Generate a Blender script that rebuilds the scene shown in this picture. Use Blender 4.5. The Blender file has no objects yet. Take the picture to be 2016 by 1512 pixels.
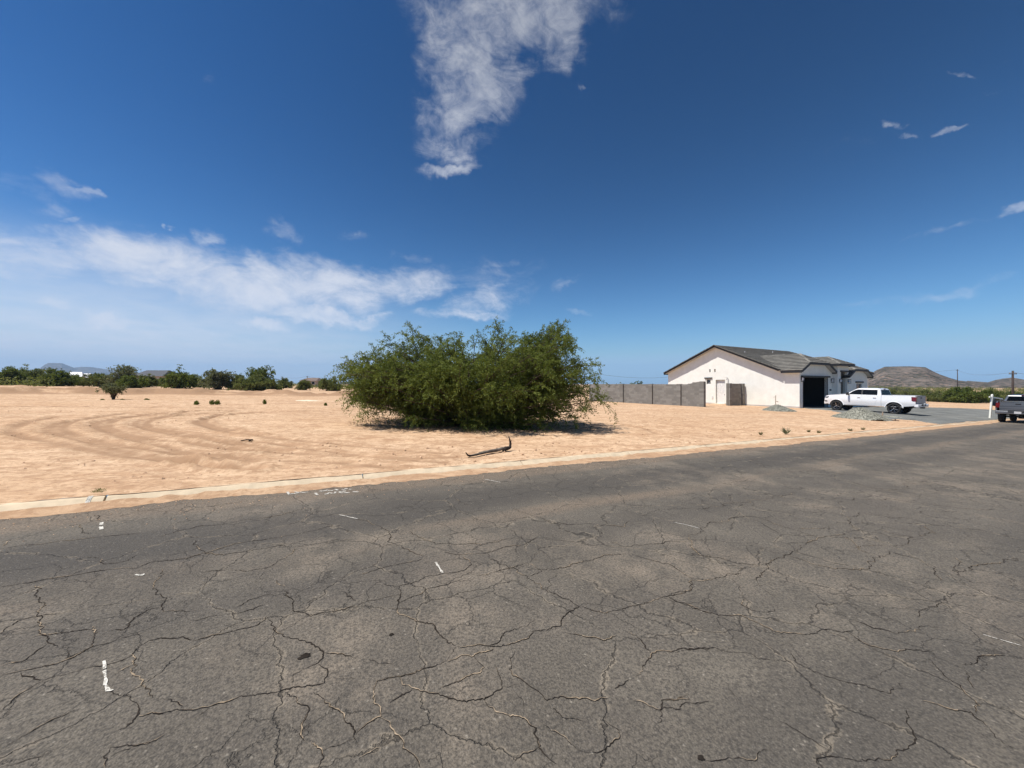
import bpy, bmesh, math, random
import numpy as np
from mathutils import Vector, Matrix, geometry, noise as mnoise

R = math.radians
rng = np.random.default_rng(7)
random.seed(7)
scene = bpy.context.scene
COL = scene.collection

# ------------------------------------------------------------------ camera
CAMZ = 1.65
cam_data = bpy.data.cameras.new('camera')
cam_data.sensor_width = 36.0
cam_data.lens = 36.0 * 757 / 2016
cam_data.clip_start = 0.05
cam_data.clip_end = 40000
cam = bpy.data.objects.new('camera', cam_data)
COL.objects.link(cam)
cam.location = (0, 0, CAMZ)
cam.rotation_euler = (R(90), 0, 0)
scene.camera = cam

# ------------------------------------------------------------------ light
SUN_EL = 64.0
SUN_H = Vector((-0.955, -0.295, 0)).normalized()
SUN_ROT = math.atan2(SUN_H.x, SUN_H.y)
sd = bpy.data.lights.new('sun', 'SUN')
sd.energy = 4.6
sd.angle = R(0.53)
sd.color = (1.0, 0.955, 0.89)
sun = bpy.data.objects.new('sun', sd)
COL.objects.link(sun)
to_sun = Vector((SUN_H.x * math.cos(R(SUN_EL)), SUN_H.y * math.cos(R(SUN_EL)), math.sin(R(SUN_EL))))
sun.rotation_euler = (-to_sun).to_track_quat('-Z', 'Y').to_euler()
sun.location = to_sun * 50

world = bpy.data.worlds.new('World')
scene.world = world
world.use_nodes = True
SKY_STRENGTH = 0.075
EXPOSURE = 0.55

def pix_azel(px, py):
    x = (px - 1008) / 757.0
    z = (756 - py) / 757.0
    return math.atan2(x, 1.0), math.atan2(z, math.hypot(x, 1.0))

def build_world():
    nt = world.node_tree
    nt.nodes.clear()
    N = nt.nodes.new
    L = nt.links.new
    out = N('ShaderNodeOutputWorld')
    bg = N('ShaderNodeBackground')
    bg.inputs['Strength'].default_value = SKY_STRENGTH
    L(bg.outputs[0], out.inputs[0])
    sky = N('ShaderNodeTexSky')
    sky.sky_type = 'NISHITA'
    sky.sun_disc = False
    sky.sun_elevation = R(SUN_EL)
    sky.sun_rotation = SUN_ROT
    sky.altitude = 450
    sky.air_density = 1.0
    sky.dust_density = 0.6
    sky.ozone_density = 3.0
    tc = N('ShaderNodeTexCoord')
    sep = N('ShaderNodeSeparateXYZ')
    L(tc.outputs['Generated'], sep.inputs[0])

    def M(op, a, b=None, c=None, clamp=False):
        n = N('ShaderNodeMath')
        n.operation = op
        n.use_clamp = clamp
        for i, v in enumerate((a, b, c)):
            if v is None:
                continue
            if isinstance(v, (int, float)):
                n.inputs[i].default_value = v
            else:
                L(v, n.inputs[i])
        return n.outputs[0]
    x, y, z = sep.outputs
    az = M('ARCTAN2', x, y)
    hyp = M('SQRT', M('ADD', M('MULTIPLY', x, x), M('MULTIPLY', y, y)))
    el = M('ARCTAN2', z, hyp)
    comb = N('ShaderNodeCombineXYZ')
    L(az, comb.inputs[0])
    L(el, comb.inputs[1])
    # cloud-deck coordinates: the deck is a flat layer, so clouds flatten toward the horizon
    zz = M('ADD', M('MAXIMUM', z, 0.0), 0.10)
    deck = N('ShaderNodeCombineXYZ')
    L(M('DIVIDE', x, zz), deck.inputs[0])
    L(M('DIVIDE', y, zz), deck.inputs[1])

    def noise_tex(scale, detail, rough, dist=0.0, vec=None, lac=2.0, w=None):
        n = N('ShaderNodeTexNoise')
        n.inputs['Scale'].default_value = scale
        n.inputs['Detail'].default_value = detail
        n.inputs['Roughness'].default_value = rough
        n.inputs['Distortion'].default_value = dist
        n.inputs['Lacunarity'].default_value = lac
        L(vec, n.inputs['Vector'])
        return n.outputs['Fac']
    # domain warp of the az/el coordinates so blob outlines are ragged
    nw = N('ShaderNodeTexNoise')
    nw.inputs['Scale'].default_value = 9.0
    nw.inputs['Detail'].default_value = 5.0
    nw.inputs['Roughness'].default_value = 0.6
    L(comb.outputs[0], nw.inputs['Vector'])
    sub = N('ShaderNodeVectorMath'); sub.operation = 'SUBTRACT'
    L(nw.outputs['Color'], sub.inputs[0]); sub.inputs[1].default_value = (0.5, 0.5, 0.5)
    scl = N('ShaderNodeVectorMath'); scl.operation = 'MULTIPLY'
    L(sub.outputs[0], scl.inputs[0]); scl.inputs[1].default_value = (0.16, 0.10, 0.0)
    add = N('ShaderNodeVectorMath'); add.operation = 'ADD'
    L(comb.outputs[0], add.inputs[0]); L(scl.outputs[0], add.inputs[1])
    P = add.outputs[0]

    def blobs(items):
        acc = None
        for (px, py, rx, ry, rot, amp) in items:
            a0, e0 = pix_azel(px, py)
            a1, e1 = pix_azel(px + rx * math.cos(R(rot)), py + rx * math.sin(R(rot)))
            a2, e2 = pix_azel(px - ry * math.sin(R(rot)), py + ry * math.cos(R(rot)))
            ra = math.hypot(a1 - a0, e1 - e0)
            rb = math.hypot(a2 - a0, e2 - e0)
            rr = math.atan2(e1 - e0, a1 - a0)
            m = N('ShaderNodeMapping')
            m.vector_type = 'TEXTURE'
            L(P, m.inputs[0])
            m.inputs['Location'].default_value = (a0, e0, 0)
            m.inputs['Rotation'].default_value = (0, 0, rr)
            m.inputs['Scale'].default_value = (ra, rb, 1)
            ln = N('ShaderNodeVectorMath'); ln.operation = 'LENGTH'
            L(m.outputs[0], ln.inputs[0])
            v = M('MULTIPLY', M('SUBTRACT', 1.45, ln.outputs['Value'], clamp=True), amp)
            acc = v if acc is None else M('MAXIMUM', acc, v)
        return acc
    thick = blobs([
        (1015, -70, 205, 110, 0, 1.0), (975, 50, 130, 75, 0, 0.95), (925, 140, 85, 80, 20, 0.85), (1100, 40, 62, 64, -40, 0.85),
        (905, 215, 80, 48, -20, 0.8), (900, 285, 70, 30, -12, 0.62), (872, 330, 52, 14, -14, 0.85), (1000, 160, 60, 45, -40, 0.65),
        (60, 500, 150, 42, 6, 0.8), (230, 505, 130, 48, 8, 0.95), (400, 545, 160, 50, 10, 1.0), (560, 555, 130, 55, 8, 1.0),
        (690, 565, 110, 42, 4, 0.95), (800, 560, 90, 36, -8, 0.85), (500, 575, 120, 28, 12, 0.9), (410, 470, 30, 16, 0, 0.7),
        (640, 622, 95, 17, 6, 0.95), (510, 634, 60, 12, 10, 0.9), (725, 628, 45, 14, 0, 0.85), (940, 600, 70, 32, -8, 0.62), (930, 622, 75, 11, 0, 0.8),
        (210, 636, 62, 9, 4, 0.9), (90, 598, 40, 11, 6, 0.5), (405, 655, 30, 5, 5, 0.5)])
    thin = blobs([
        (120, 352, 58, 24, 32, 0.75), (165, 376, 26, 9, 30, 0.85), (90, 400, 40, 16, 25, 0.45), (130, 420, 18, 6, 5, 0.5), (40, 350, 70, 26, 5, 0.35), (555, 445, 44, 22, 25, 0.75),
        (332, 449, 9, 4, 0, 0.9), (302, 462, 8, 4, 0, 0.7), (690, 468, 26, 10, 15, 0.35), (812, 505, 40, 20, 0, 0.5), (1000, 518, 50, 15, -12, 0.6), (960, 560, 90, 50, -20, 0.45),
        (1110, 555, 40, 10, -30, 0.55), (1140, 610, 50, 7, 0, 0.55), (880, 540, 90, 30, 0, 0.35),
        (1882, 148, 34, 5, 3, 0.8), (1752, 253, 28, 7, -3, 0.85), (1790, 267, 14, 5, 0, 0.6), (1862, 260, 18, 6, 0, 0.7),
        (1985, 115, 40, 14, -14, 0.5), (1955, 185, 40, 5, -12, 0.4), (1850, 572, 110, 10, -8, 0.6), (1990, 412, 48, 9, -10, 0.75), (1870, 450, 60, 7, -18, 0.5),
        (1990, 548, 50, 7, -6, 0.5), (1700, 595, 90, 8, -4, 0.35), (1135, 180, 8, 4, 0, 0.6), (410, 160, 18, 14, 0, 0.3), (1660, 300, 60, 10, -8, 0.22)])
    rot = N('ShaderNodeMapping')
    L(comb.outputs[0], rot.inputs[0])
    rot.inputs['Rotation'].default_value = (0, 0, R(20))
    rot.inputs['Scale'].default_value = (1.0, 1.9, 1.0)
    n1 = noise_tex(7.0, 13, 0.66, 1.0, vec=rot.outputs[0])
    n2 = noise_tex(30.0, 6, 0.62, 1.2, vec=rot.outputs[0])
    n3 = noise_tex(2.2, 8, 0.6, 0.2, vec=deck.outputs[0])
    nn = M('ADD', M('MULTIPLY', M('SUBTRACT', n1, 0.5), 2.9), M('MULTIPLY', M('SUBTRACT', n2, 0.5), 1.0))
    nn = M('ADD', nn, M('MULTIPLY', M('SUBTRACT', n3, 0.5), 0.5))
    def smooth(v, lo, hi, top):
        mr = N('ShaderNodeMapRange')
        mr.interpolation_type = 'SMOOTHSTEP'
        L(v, mr.inputs['Value'])
        mr.inputs['From Min'].default_value = lo
        mr.inputs['From Max'].default_value = hi
        mr.inputs['To Max'].default_value = top
        return mr.outputs[0]
    a1 = M('MULTIPLY', smooth(M('ADD', M('MULTIPLY', thick, 1.5), nn), 0.0, 2.15, 0.97), M('MULTIPLY', thick, 4.0, clamp=True))
    a2 = M('MULTIPLY', smooth(M('ADD', M('MULTIPLY', thin, 1.3), nn), 0.15, 2.1, 0.55), M('MULTIPLY', thin, 3.0, clamp=True))
    alpha = M('MAXIMUM', a1, a2)
    # high veil low in the west, where the photograph's sky pales
    veil = N('ShaderNodeMapping'); veil.vector_type = 'TEXTURE'
    L(comb.outputs[0], veil.inputs[0])
    a0, e0 = pix_azel(150, 700)
    veil.inputs['Location'].default_value = (a0, e0, 0)
    veil.inputs['Scale'].default_value = (0.95, 0.26, 1)
    vl = N('ShaderNodeVectorMath'); vl.operation = 'LENGTH'
    L(veil.outputs[0], vl.inputs[0])
    n4 = noise_tex(3.0, 7, 0.55, 0.3, vec=deck.outputs[0])
    va = M('MULTIPLY', smooth(M('SUBTRACT', 1.0, vl.outputs['Value']), 0.0, 1.0, 1.0), M('ADD', 0.42, M('MULTIPLY', n4, 0.75)))
    alpha = M('SUBTRACT', 1.0, M('MULTIPLY', M('SUBTRACT', 1.0, alpha, clamp=True), M('SUBTRACT', 1.0, va, clamp=True)))
    mix = N('ShaderNodeMix'); mix.data_type = 'RGBA'
    L(alpha, mix.inputs['Factor'])
    gam = N('ShaderNodeHueSaturation')
    gam.inputs['Saturation'].default_value = 1.06
    gam.inputs['Hue'].default_value = 0.497
    L(sky.outputs[0], gam.inputs['Color'])
    gm = N('ShaderNodeGamma'); gm.inputs['Gamma'].default_value = 1.18
    L(gam.outputs[0], gm.inputs['Color'])
    sc_ = N('ShaderNodeSeparateColor'); L(gm.outputs[0], sc_.inputs[0])
    co_ = N('ShaderNodeCombineColor'); ch_ = []
    for i_, (A_, p_) in enumerate(((0.096, 2.15), (0.198, 1.66), (0.178, 1.68))):
        ch_.append(M('MULTIPLY', M('POWER', sc_.outputs[i_], p_), A_))
    # the deep blue never turns warmer than pale blue at the horizon
    bb_ = M('MAXIMUM', ch_[2], M('MULTIPLY', ch_[1], 1.22))
    L(M('MINIMUM', ch_[0], M('MULTIPLY', bb_, 0.55)), co_.inputs[0])
    L(ch_[1], co_.inputs[1])
    L(bb_, co_.inputs[2])
    # the sky pales evenly toward the horizon all the way round
    pale = N('ShaderNodeMix'); pale.data_type = 'RGBA'
    L(M('MULTIPLY', M('POWER', 2.718, M('MULTIPLY', M('MAXIMUM', el, 0.0), -9.0)), 0.62), pale.inputs[0])
    L(co_.outputs[0], pale.inputs[6])
    pale.inputs[7].default_value = (0.37 * 9.1, 0.58 * 9.1, 0.80 * 9.1, 1)
    L(pale.outputs[2], mix.inputs[6])
    # cloud whiteness: brighter near the horizon as in the sky it scatters
    cl = N('ShaderNodeMapRange')
    L(el, cl.inputs['Value'])
    cl.inputs['From Min'].default_value = 0.1
    cl.inputs['From Max'].default_value = 0.75
    cl.inputs['To Min'].default_value = 0.62 / SKY_STRENGTH
    cl.inputs['To Max'].default_value = 0.36 / SKY_STRENGTH
    cc = N('ShaderNodeCombineXYZ')
    L(M('MULTIPLY', cl.outputs[0], 0.91), cc.inputs[0]); L(M('MULTIPLY', cl.outputs[0], 0.95), cc.inputs[1]); L(M('MULTIPLY', cl.outputs[0], 1.06), cc.inputs[2])
    L(cc.outputs[0], mix.inputs[7])
    L(mix.outputs[2], bg.inputs['Color'])
build_world()

scene.view_settings.view_transform = 'Standard'
scene.view_settings.look = 'None'
scene.view_settings.exposure = EXPOSURE
scene.view_settings.gamma = 1.0
scene.view_settings.use_curve_mapping = False
scene.render.engine = 'CYCLES'
scene.cycles.max_bounces = 6

# ------------------------------------------------------------------ helpers
def tag(o, label=None, cat=None, group=None, kind=None):
    if label: o['label'] = label
    if cat: o['category'] = cat
    if group: o['group'] = group
    if kind: o['kind'] = kind
    return o

def empty(name, loc=(0, 0, 0), rz=0.0, parent=None):
    o = bpy.data.objects.new(name, None)
    COL.objects.link(o)
    o.location = loc
    o.rotation_euler = (0, 0, rz)
    o.empty_display_size = 0.2
    if parent: o.parent = parent
    return o

def link_mesh(name, me, mat=None, parent=None):
    o = bpy.data.objects.new(name, me)
    COL.objects.link(o)
    if mat is not None:
        for m in (mat if isinstance(mat, (list, tuple)) else [mat]):
            me.materials.append(m)
    if parent is not None:
        o.parent = parent
    return o

def obj(name, bm, mat=None, parent=None, smooth=False):
    me = bpy.data.meshes.new(name)
    bm.to_mesh(me)
    bm.free()
    if smooth:
        me.shade_smooth()
    return link_mesh(name, me, mat, parent)

def np_mesh(name, verts, faces, mat=None, parent=None, attrs=None, smooth=False, mat_idx=None):
    """faces: (n,k) int array (k = 3 or 4)"""
    verts = np.asarray(verts, dtype=np.float32)
    faces = np.asarray(faces, dtype=np.int32)
    me = bpy.data.meshes.new(name)
    me.vertices.add(len(verts))
    me.vertices.foreach_set('co', verts.ravel())
    n, k = faces.shape
    me.loops.add(n * k)
    me.loops.foreach_set('vertex_index', faces.ravel())
    me.polygons.add(n)
    me.polygons.foreach_set('loop_start', np.arange(0, n * k, k, dtype=np.int32))
    me.polygons.foreach_set('use_smooth', np.full(n, bool(smooth)))
    if attrs:
        for an, (dom, arr) in attrs.items():
            a = me.attributes.new(an, 'FLOAT', dom)
            a.data.foreach_set('value', np.asarray(arr, dtype=np.float32).ravel())
    me.update(calc_edges=True)
    me.validate()
    o = link_mesh(name, me, mat, parent)
    if mat_idx is not None:
        me.polygons.foreach_set('material_index', np.asarray(mat_idx, dtype=np.int32))
    return o

def add_box(bm, x0, x1, y0, y1, z0, z1, M4=None):
    vs = [bm.verts.new(Vector(p)) for p in ((x0, y0, z0), (x1, y0, z0), (x1, y1, z0), (x0, y1, z0), (x0, y0, z1), (x1, y0, z1), (x1, y1, z1), (x0, y1, z1))]
    if M4 is not None:
        for v in vs: v.co = M4 @ v.co
    for f in ((0, 3, 2, 1), (4, 5, 6, 7), (0, 1, 5, 4), (1, 2, 6, 5), (2, 3, 7, 6), (3, 0, 4, 7)):
        bm.faces.new([vs[i] for i in f])
    return vs

def box(name, x0, x1, y0, y1, z0, z1, mat, parent=None, bev=0.0, seg=1, M4=None):
    bm = bmesh.new()
    add_box(bm, x0, x1, y0, y1, z0, z1, M4)
    if bev > 0:
        bmesh.ops.bevel(bm, geom=bm.edges[:], offset=bev, segments=seg, affect='EDGES', profile=0.5)
    return obj(name, bm, mat, parent)

def frame_from(d):
    d = d.normalized()
    up = Vector((0, 0, 1)) if abs(d.z) < 0.95 else Vector((1, 0, 0))
    s = d.cross(up).normalized()
    return s, s.cross(d).normalized()

def add_tube(bm, pts, radii, seg=8, cap=True):
    pts = [Vector(p) for p in pts]
    if not isinstance(radii, (list, tuple)):
        radii = [radii] * len(pts)
    rings = []
    s = None
    for i, p in enumerate(pts):
        d = (pts[min(i + 1, len(pts) - 1)] - pts[max(i - 1, 0)])
        if s is None:
            s, t = frame_from(d)
        else:
            dn = d.normalized()
            s = (s - dn * s.dot(dn)).normalized()
            t = s.cross(dn).normalized()
        rings.append([bm.verts.new(p + (s * math.cos(2 * math.pi * k / seg) + t * math.sin(2 * math.pi * k / seg)) * radii[i]) for k in range(seg)])
    for a, b in zip(rings[:-1], rings[1:]):
        for k in range(seg):
            bm.faces.new([a[k], a[(k + 1) % seg], b[(k + 1) % seg], b[k]])
    if cap and seg > 2:
        bm.faces.new(rings[0][::-1])
        bm.faces.new(rings[-1])

def bar(bm, p, q, w, h, up=Vector((0, 0, 1))):
    """rectangular bar from p to q, w across, h along up"""
    p = Vector(p); q = Vector(q)
    d = (q - p).normalized()
    s = d.cross(up).normalized()
    t = s.cross(d).normalized()
    vs = []
    for c in (p, q):
        for (i, j) in ((-1, -1), (1, -1), (1, 1), (-1, 1)):
            vs.append(bm.verts.new(c + s * (i * w / 2) + t * (j * h / 2)))
    for f in ((0, 1, 2, 3), (7, 6, 5, 4), (0, 4, 5, 1), (1, 5, 6, 2), (2, 6, 7, 3), (3, 7, 4, 0)):
        bm.faces.new([vs[i] for i in f])

def prism(bm, outer, holes, t0, t1, fn):
    """polygon with holes in 2D, extruded from t0 to t1; fn(u, v, t) gives the 3D point"""
    loops = [[Vector((p[0], p[1], 0)) for p in l] for l in [outer] + list(holes)]
    tris = geometry.tessellate_polygon(loops)
    flat = [p for l in loops for p in l]
    A = [bm.verts.new(fn(p.x, p.y, t0)) for p in flat]
    B = [bm.verts.new(fn(p.x, p.y, t1)) for p in flat]
    for t in tris:
        bm.faces.new([A[i] for i in t])
        bm.faces.new([B[i] for i in reversed(t)])
    k = 0
    for l in loops:
        n = len(l)
        for i in range(n):
            j = (i + 1) % n
            bm.faces.new([A[k + i], A[k + j], B[k + j], B[k + i]])
        k += n
    bmesh.ops.recalc_face_normals(bm, faces=bm.faces[:])

def mound(bm, rings, seg): pass

# ------------------------------------------------------------------ materials
def new_mat(name):
    m = bpy.data.materials.new(name)
    m.use_nodes = True
    nt = m.node_tree
    b = nt.nodes['Principled BSDF']
    return m, nt, b

class NT:
    """small node-building helper"""
    def __init__(self, nt): self.nt = nt
    def n(self, t, **kw):
        x = self.nt.nodes.new(t)
        for k, v in kw.items(): setattr(x, k, v)
        return x
    def l(self, a, b): self.nt.links.new(a, b)
    def math(self, op, a, b=None, clamp=False, c=None):
        x = self.n('ShaderNodeMath', operation=op, use_clamp=clamp)
        for i, v in enumerate((a, b, c)):
            if v is None: continue
            if isinstance(v, (int, float)): x.inputs[i].default_value = v
            else: self.l(v, x.inputs[i])
        return x.outputs[0]
    def noise(self, scale, detail=4, rough=0.55, vec=None, dist=0.0, out='Fac'):
        x = self.n('ShaderNodeTexNoise')
        x.inputs['Scale'].default_value = scale
        x.inputs['Detail'].default_value = detail
        x.inputs['Roughness'].default_value = rough
        x.inputs['Distortion'].default_value = dist
        if vec is not None: self.l(vec, x.inputs['Vector'])
        return x.outputs[out]
    def ramp(self, fac, lo, hi, a=0.0, b=1.0, smooth=True):
        x = self.n('ShaderNodeMapRange')
        if smooth: x.interpolation_type = 'SMOOTHSTEP'
        self.l(fac, x.inputs['Value'])
        x.inputs['From Min'].default_value = lo
        x.inputs['From Max'].default_value = hi
        x.inputs['To Min'].default_value = a
        x.inputs['To Max'].default_value = b
        return x.outputs[0]
    def mix(self, fac, a, b, mode='MIX'):
        x = self.n('ShaderNodeMix', data_type='RGBA', blend_type=mode)
        if isinstance(fac, (int, float)): x.inputs[0].default_value = fac
        else: self.l(fac, x.inputs[0])
        for i, v in ((6, a), (7, b)):
            if isinstance(v, tuple): x.inputs[i].default_value = (*v, 1)
            else: self.l(v, x.inputs[i])
        return x.outputs[2]
    def coord(self, which='Object', scale=None, rot=None):
        c = self.n('ShaderNodeTexCoord').outputs[which]
        if scale or rot:
            m = self.n('ShaderNodeMapping')
            self.l(c, m.inputs[0])
            if scale: m.inputs['Scale'].default_value = scale
            if rot: m.inputs['Rotation'].default_value = rot
            c = m.outputs[0]
        return c
    def bump(self, h, strength, dist, normal=None):
        x = self.n('ShaderNodeBump')
        x.inputs['Strength'].default_value = strength
        x.inputs['Distance'].default_value = dist
        self.l(h, x.inputs['Height'])
        if normal is not None: self.l(normal, x.inputs['Normal'])
        return x.outputs[0]
    def attr(self, name):
        return self.n('ShaderNodeAttribute', attribute_name=name).outputs['Fac']

def simple(name, col, rough=0.6, metal=0.0, var=0.12, scale=6.0, bump=0.0, bscale=40.0, coat=0.0, spec=0.5):
    m, nt, b = new_mat(name)
    k = NT(nt)
    v = k.coord()
    n = k.noise(scale, 5, 0.6, v)
    f = k.ramp(n, 0.25, 0.75, 1 - var, 1 + var)
    c = k.n('ShaderNodeVectorMath', operation='SCALE')
    c.inputs[0].default_value = col
    k.l(f, c.inputs['Scale'])
    k.l(c.outputs[0], b.inputs['Base Color'])
    b.inputs['Roughness'].default_value = rough
    b.inputs['Metallic'].default_value = metal
    b.inputs['Coat Weight'].default_value = coat
    b.inputs['Coat Roughness'].default_value = 0.05
    b.inputs['Specular IOR Level'].default_value = spec
    if bump > 0:
        k.l(k.bump(k.noise(bscale, 5, 0.6, v), 0.6, bump), b.inputs['Normal'])
    return m

MT = {}
def mat_sand():
    m, nt, b = new_mat('desert_sand')
    k = NT(nt)
    v = k.coord()
    big = k.noise(0.16, 6, 0.6, v)
    # raked streaks run along the lot, roughly with the road
    vs = k.coord(scale=(0.6, 1.3, 1), rot=(0, 0, R(-20)))
    streak = k.noise(1.9, 9, 0.68, vs, 0.6)
    streak2 = k.noise(0.35, 6, 0.6, vs, 0.3)
    fine = k.noise(22, 6, 0.7, v)
    grain = k.noise(120, 3, 0.6, v)
    dist = k.attr('disturb_shade')
    base = k.mix(k.ramp(streak, 0.43, 0.56), (0.50, 0.320, 0.190), (0.71, 0.500, 0.320))
    base = k.mix(k.ramp(streak2, 0.40, 0.66, 0, 0.55), base, (0.76, 0.565, 0.375))
    base = k.mix(k.ramp(big, 0.45, 0.72, 0, 0.55), base, (0.54, 0.345, 0.195))
    vm = k.coord(scale=(0.95, 1.0, 1), rot=(0, 0, R(-25)))
    mid = k.noise(3.6, 8, 0.72, vm, 0.5)
    mid2 = k.noise(9.0, 7, 0.72, vm, 0.3)
    base = k.mix(k.ramp(mid, 0.49, 0.57, 0, 0.62), base, (0.36, 0.215, 0.122))
    base = k.mix(k.ramp(mid2, 0.51, 0.60, 0, 0.65), base, (0.34, 0.20, 0.11))
    base = k.mix(k.math('MULTIPLY', dist, 1.25, clamp=True), base, (0.315, 0.195, 0.112))  # disturbed soil tone, with track-lip and berm shade painted in
    base = k.mix(k.ramp(fine, 0.3, 0.7, 0.35, 0.0), base, (0.33, 0.21, 0.13))
    base = k.mix(k.ramp(grain, 0.3, 0.75, 0.22, 0.0), base, (0.30, 0.19, 0.12))
    k.l(base, b.inputs['Base Color'])
    b.inputs['Roughness'].default_value = 0.95
    b.inputs['Specular IOR Level'].default_value = 0.12
    h = k.math('ADD', k.math('MULTIPLY', streak, 1.0), k.math('MULTIPLY', fine, 0.35))
    k.l(k.bump(h, 0.8, 0.05), b.inputs['Normal'])
    return m

ROAD_D = Vector((0.868, 0.4963, 0)).normalized()
ROAD_N = Vector((-ROAD_D.y, ROAD_D.x, 0))
PHI = math.atan2(ROAD_D.y, ROAD_D.x)

def mat_asphalt():
    m, nt, b = new_mat('weathered_asphalt')
    k = NT(nt)
    v = k.coord()             # object space: x along the road, y across
    sep = k.n('ShaderNodeSeparateXYZ'); k.l(v, sep.inputs[0])
    vv = sep.outputs[1]
    vl = k.coord(scale=(0.22, 1.4, 1))
    lane = k.noise(1.0, 6, 0.6, vl, 0.3)
    wob = k.math('ADD', vv, k.math('MULTIPLY', k.math('SUBTRACT', k.noise(0.35, 3, 0.5, v), 0.5), 0.7))
    def band(c, w):
        d = k.math('ABSOLUTE', k.math('SUBTRACT', wob, c))
        return k.ramp(d, w * 0.3, w, 1, 0)
    agg = k.n('ShaderNodeTexVoronoi'); agg.inputs['Scale'].default_value = 95; k.l(v, agg.inputs['Vector'])
    agg2 = k.n('ShaderNodeTexVoronoi'); agg2.inputs['Scale'].default_value = 34; k.l(v, agg2.inputs['Vector'])
    n1 = k.noise(1.1, 7, 0.62, v)
    n2 = k.noise(0.33, 5, 0.6, v)
    n3 = k.noise(60, 5, 0.75, v)
    n4 = k.noise(9, 6, 0.7, v)
    base = k.mix(k.ramp(n1, 0.3, 0.7), (0.106, 0.092, 0.073), (0.160, 0.139, 0.109))
    base = k.mix(k.ramp(lane, 0.38, 0.66, 0, 0.6), base, (0.120, 0.104, 0.084))
    # pale, dusted worn patches
    patch = k.math('MULTIPLY', k.ramp(n2, 0.47, 0.60), k.ramp(k.noise(2.2, 6, 0.65, v), 0.35, 0.65))
    base = k.mix(k.math('MULTIPLY', patch, 0.75), base, (0.262, 0.212, 0.158))
    # tyre-polished tracks, darker and cooler
    dark = k.math('MAXIMUM', k.math('MULTIPLY', band(4.85, 0.75), 0.8), k.math('MULTIPLY', band(0.72, 0.42), 0.5))
    dark = k.math('MAXIMUM', dark, k.math('MULTIPLY', band(3.3, 0.4), 0.35))
    dark = k.math('MULTIPLY', dark, k.ramp(lane, 0.25, 0.6, 0.5, 1.0))
    base = k.mix(dark, base, (0.064, 0.058, 0.050))
    dusty = k.math('MULTIPLY', band(4.02, 0.3), k.ramp(lane, 0.35, 0.7, 0.0, 0.7))
    dusty = k.math('MAXIMUM', dusty, k.math('MULTIPLY', band(6.1, 0.45), 0.6))
    base = k.mix(dusty, base, (0.235, 0.178, 0.125))
    # aggregate
    base = k.mix(k.ramp(agg.outputs['Distance'], 0.0, 0.55, 0.35, 0.0), base, (0.25, 0.22, 0.185))
    selr = k.n('ShaderNodeSeparateColor'); k.l(agg2.outputs['Color'], selr.inputs[0])
    base = k.mix(k.math('MULTIPLY', k.math('GREATER_THAN', selr.outputs[0], 0.86), k.ramp(agg2.outputs['Distance'], 0.05, 0.35, 0.55, 0)), base, (0.36, 0.32, 0.26))
    base = k.mix(k.ramp(n3, 0.35, 0.6, 0.8, 0.0), base, (0.042, 0.038, 0.033))
    base = k.mix(k.ramp(n4, 0.30, 0.5, 0.35, 0.0), base, (0.07, 0.062, 0.053))
    # fine secondary crazing
    cv = k.n('ShaderNodeVectorMath', operation='ADD')
    k.l(v, cv.inputs[0])
    nz = k.n('ShaderNodeVectorMath', operation='SCALE'); nz.inputs['Scale'].default_value = 0.35
    k.l(k.noise(1.8, 6, 0.7, v, out='Color'), nz.inputs[0])
    k.l(nz.outputs[0], cv.inputs[1])
    vo = k.n('ShaderNodeTexVoronoi', feature='DISTANCE_TO_EDGE'); vo.inputs['Scale'].default_value = 0.95
    k.l(cv.outputs[0], vo.inputs['Vector'])
    brk = k.ramp(k.noise(1.3, 4, 0.6, v), 0.30, 0.48)
    vo2 = k.n('ShaderNodeTexVoronoi', feature='DISTANCE_TO_EDGE'); vo2.inputs['Scale'].default_value = 2.6
    k.l(cv.outputs[0], vo2.inputs['Vector'])
    brk2 = k.ramp(k.noise(0.9, 4, 0.6, v), 0.42, 0.56)
    cr = k.math('MAXIMUM', k.math('MULTIPLY', k.ramp(vo.outputs['Distance'], 0.0, 0.008, 1, 0), brk), k.math('MULTIPLY', k.ramp(vo2.outputs['Distance'], 0.0, 0.014, 0.7, 0), brk2))
    # pale dust gathered beside the seams, then the seam itself
    rim = k.math('MULTIPLY', k.ramp(vo.outputs['Distance'], 0.006, 0.022, 1, 0), k.math('MULTIPLY', brk, k.ramp(k.noise(7, 4, 0.6, v), 0.42, 0.62)))
    base = k.mix(k.math('MULTIPLY', rim, 0.55), base, (0.30, 0.25, 0.185))
    base = k.mix(k.math('MULTIPLY', cr, 0.75), base, (0.036, 0.031, 0.025))
    k.l(base, b.inputs['Base Color'])
    b.inputs['Roughness'].default_value = 0.88
    b.inputs['Specular IOR Level'].default_value = 0.25
    h = k.math('ADD', k.math('MULTIPLY', agg.outputs['Distance'], 0.6), k.math('MULTIPLY', n3, 0.8))
    h = k.math('SUBTRACT', h, k.math('MULTIPLY', cr, 1.6))
    k.l(k.bump(h, 0.9, 0.006), b.inputs['Normal'])
    return m

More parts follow.
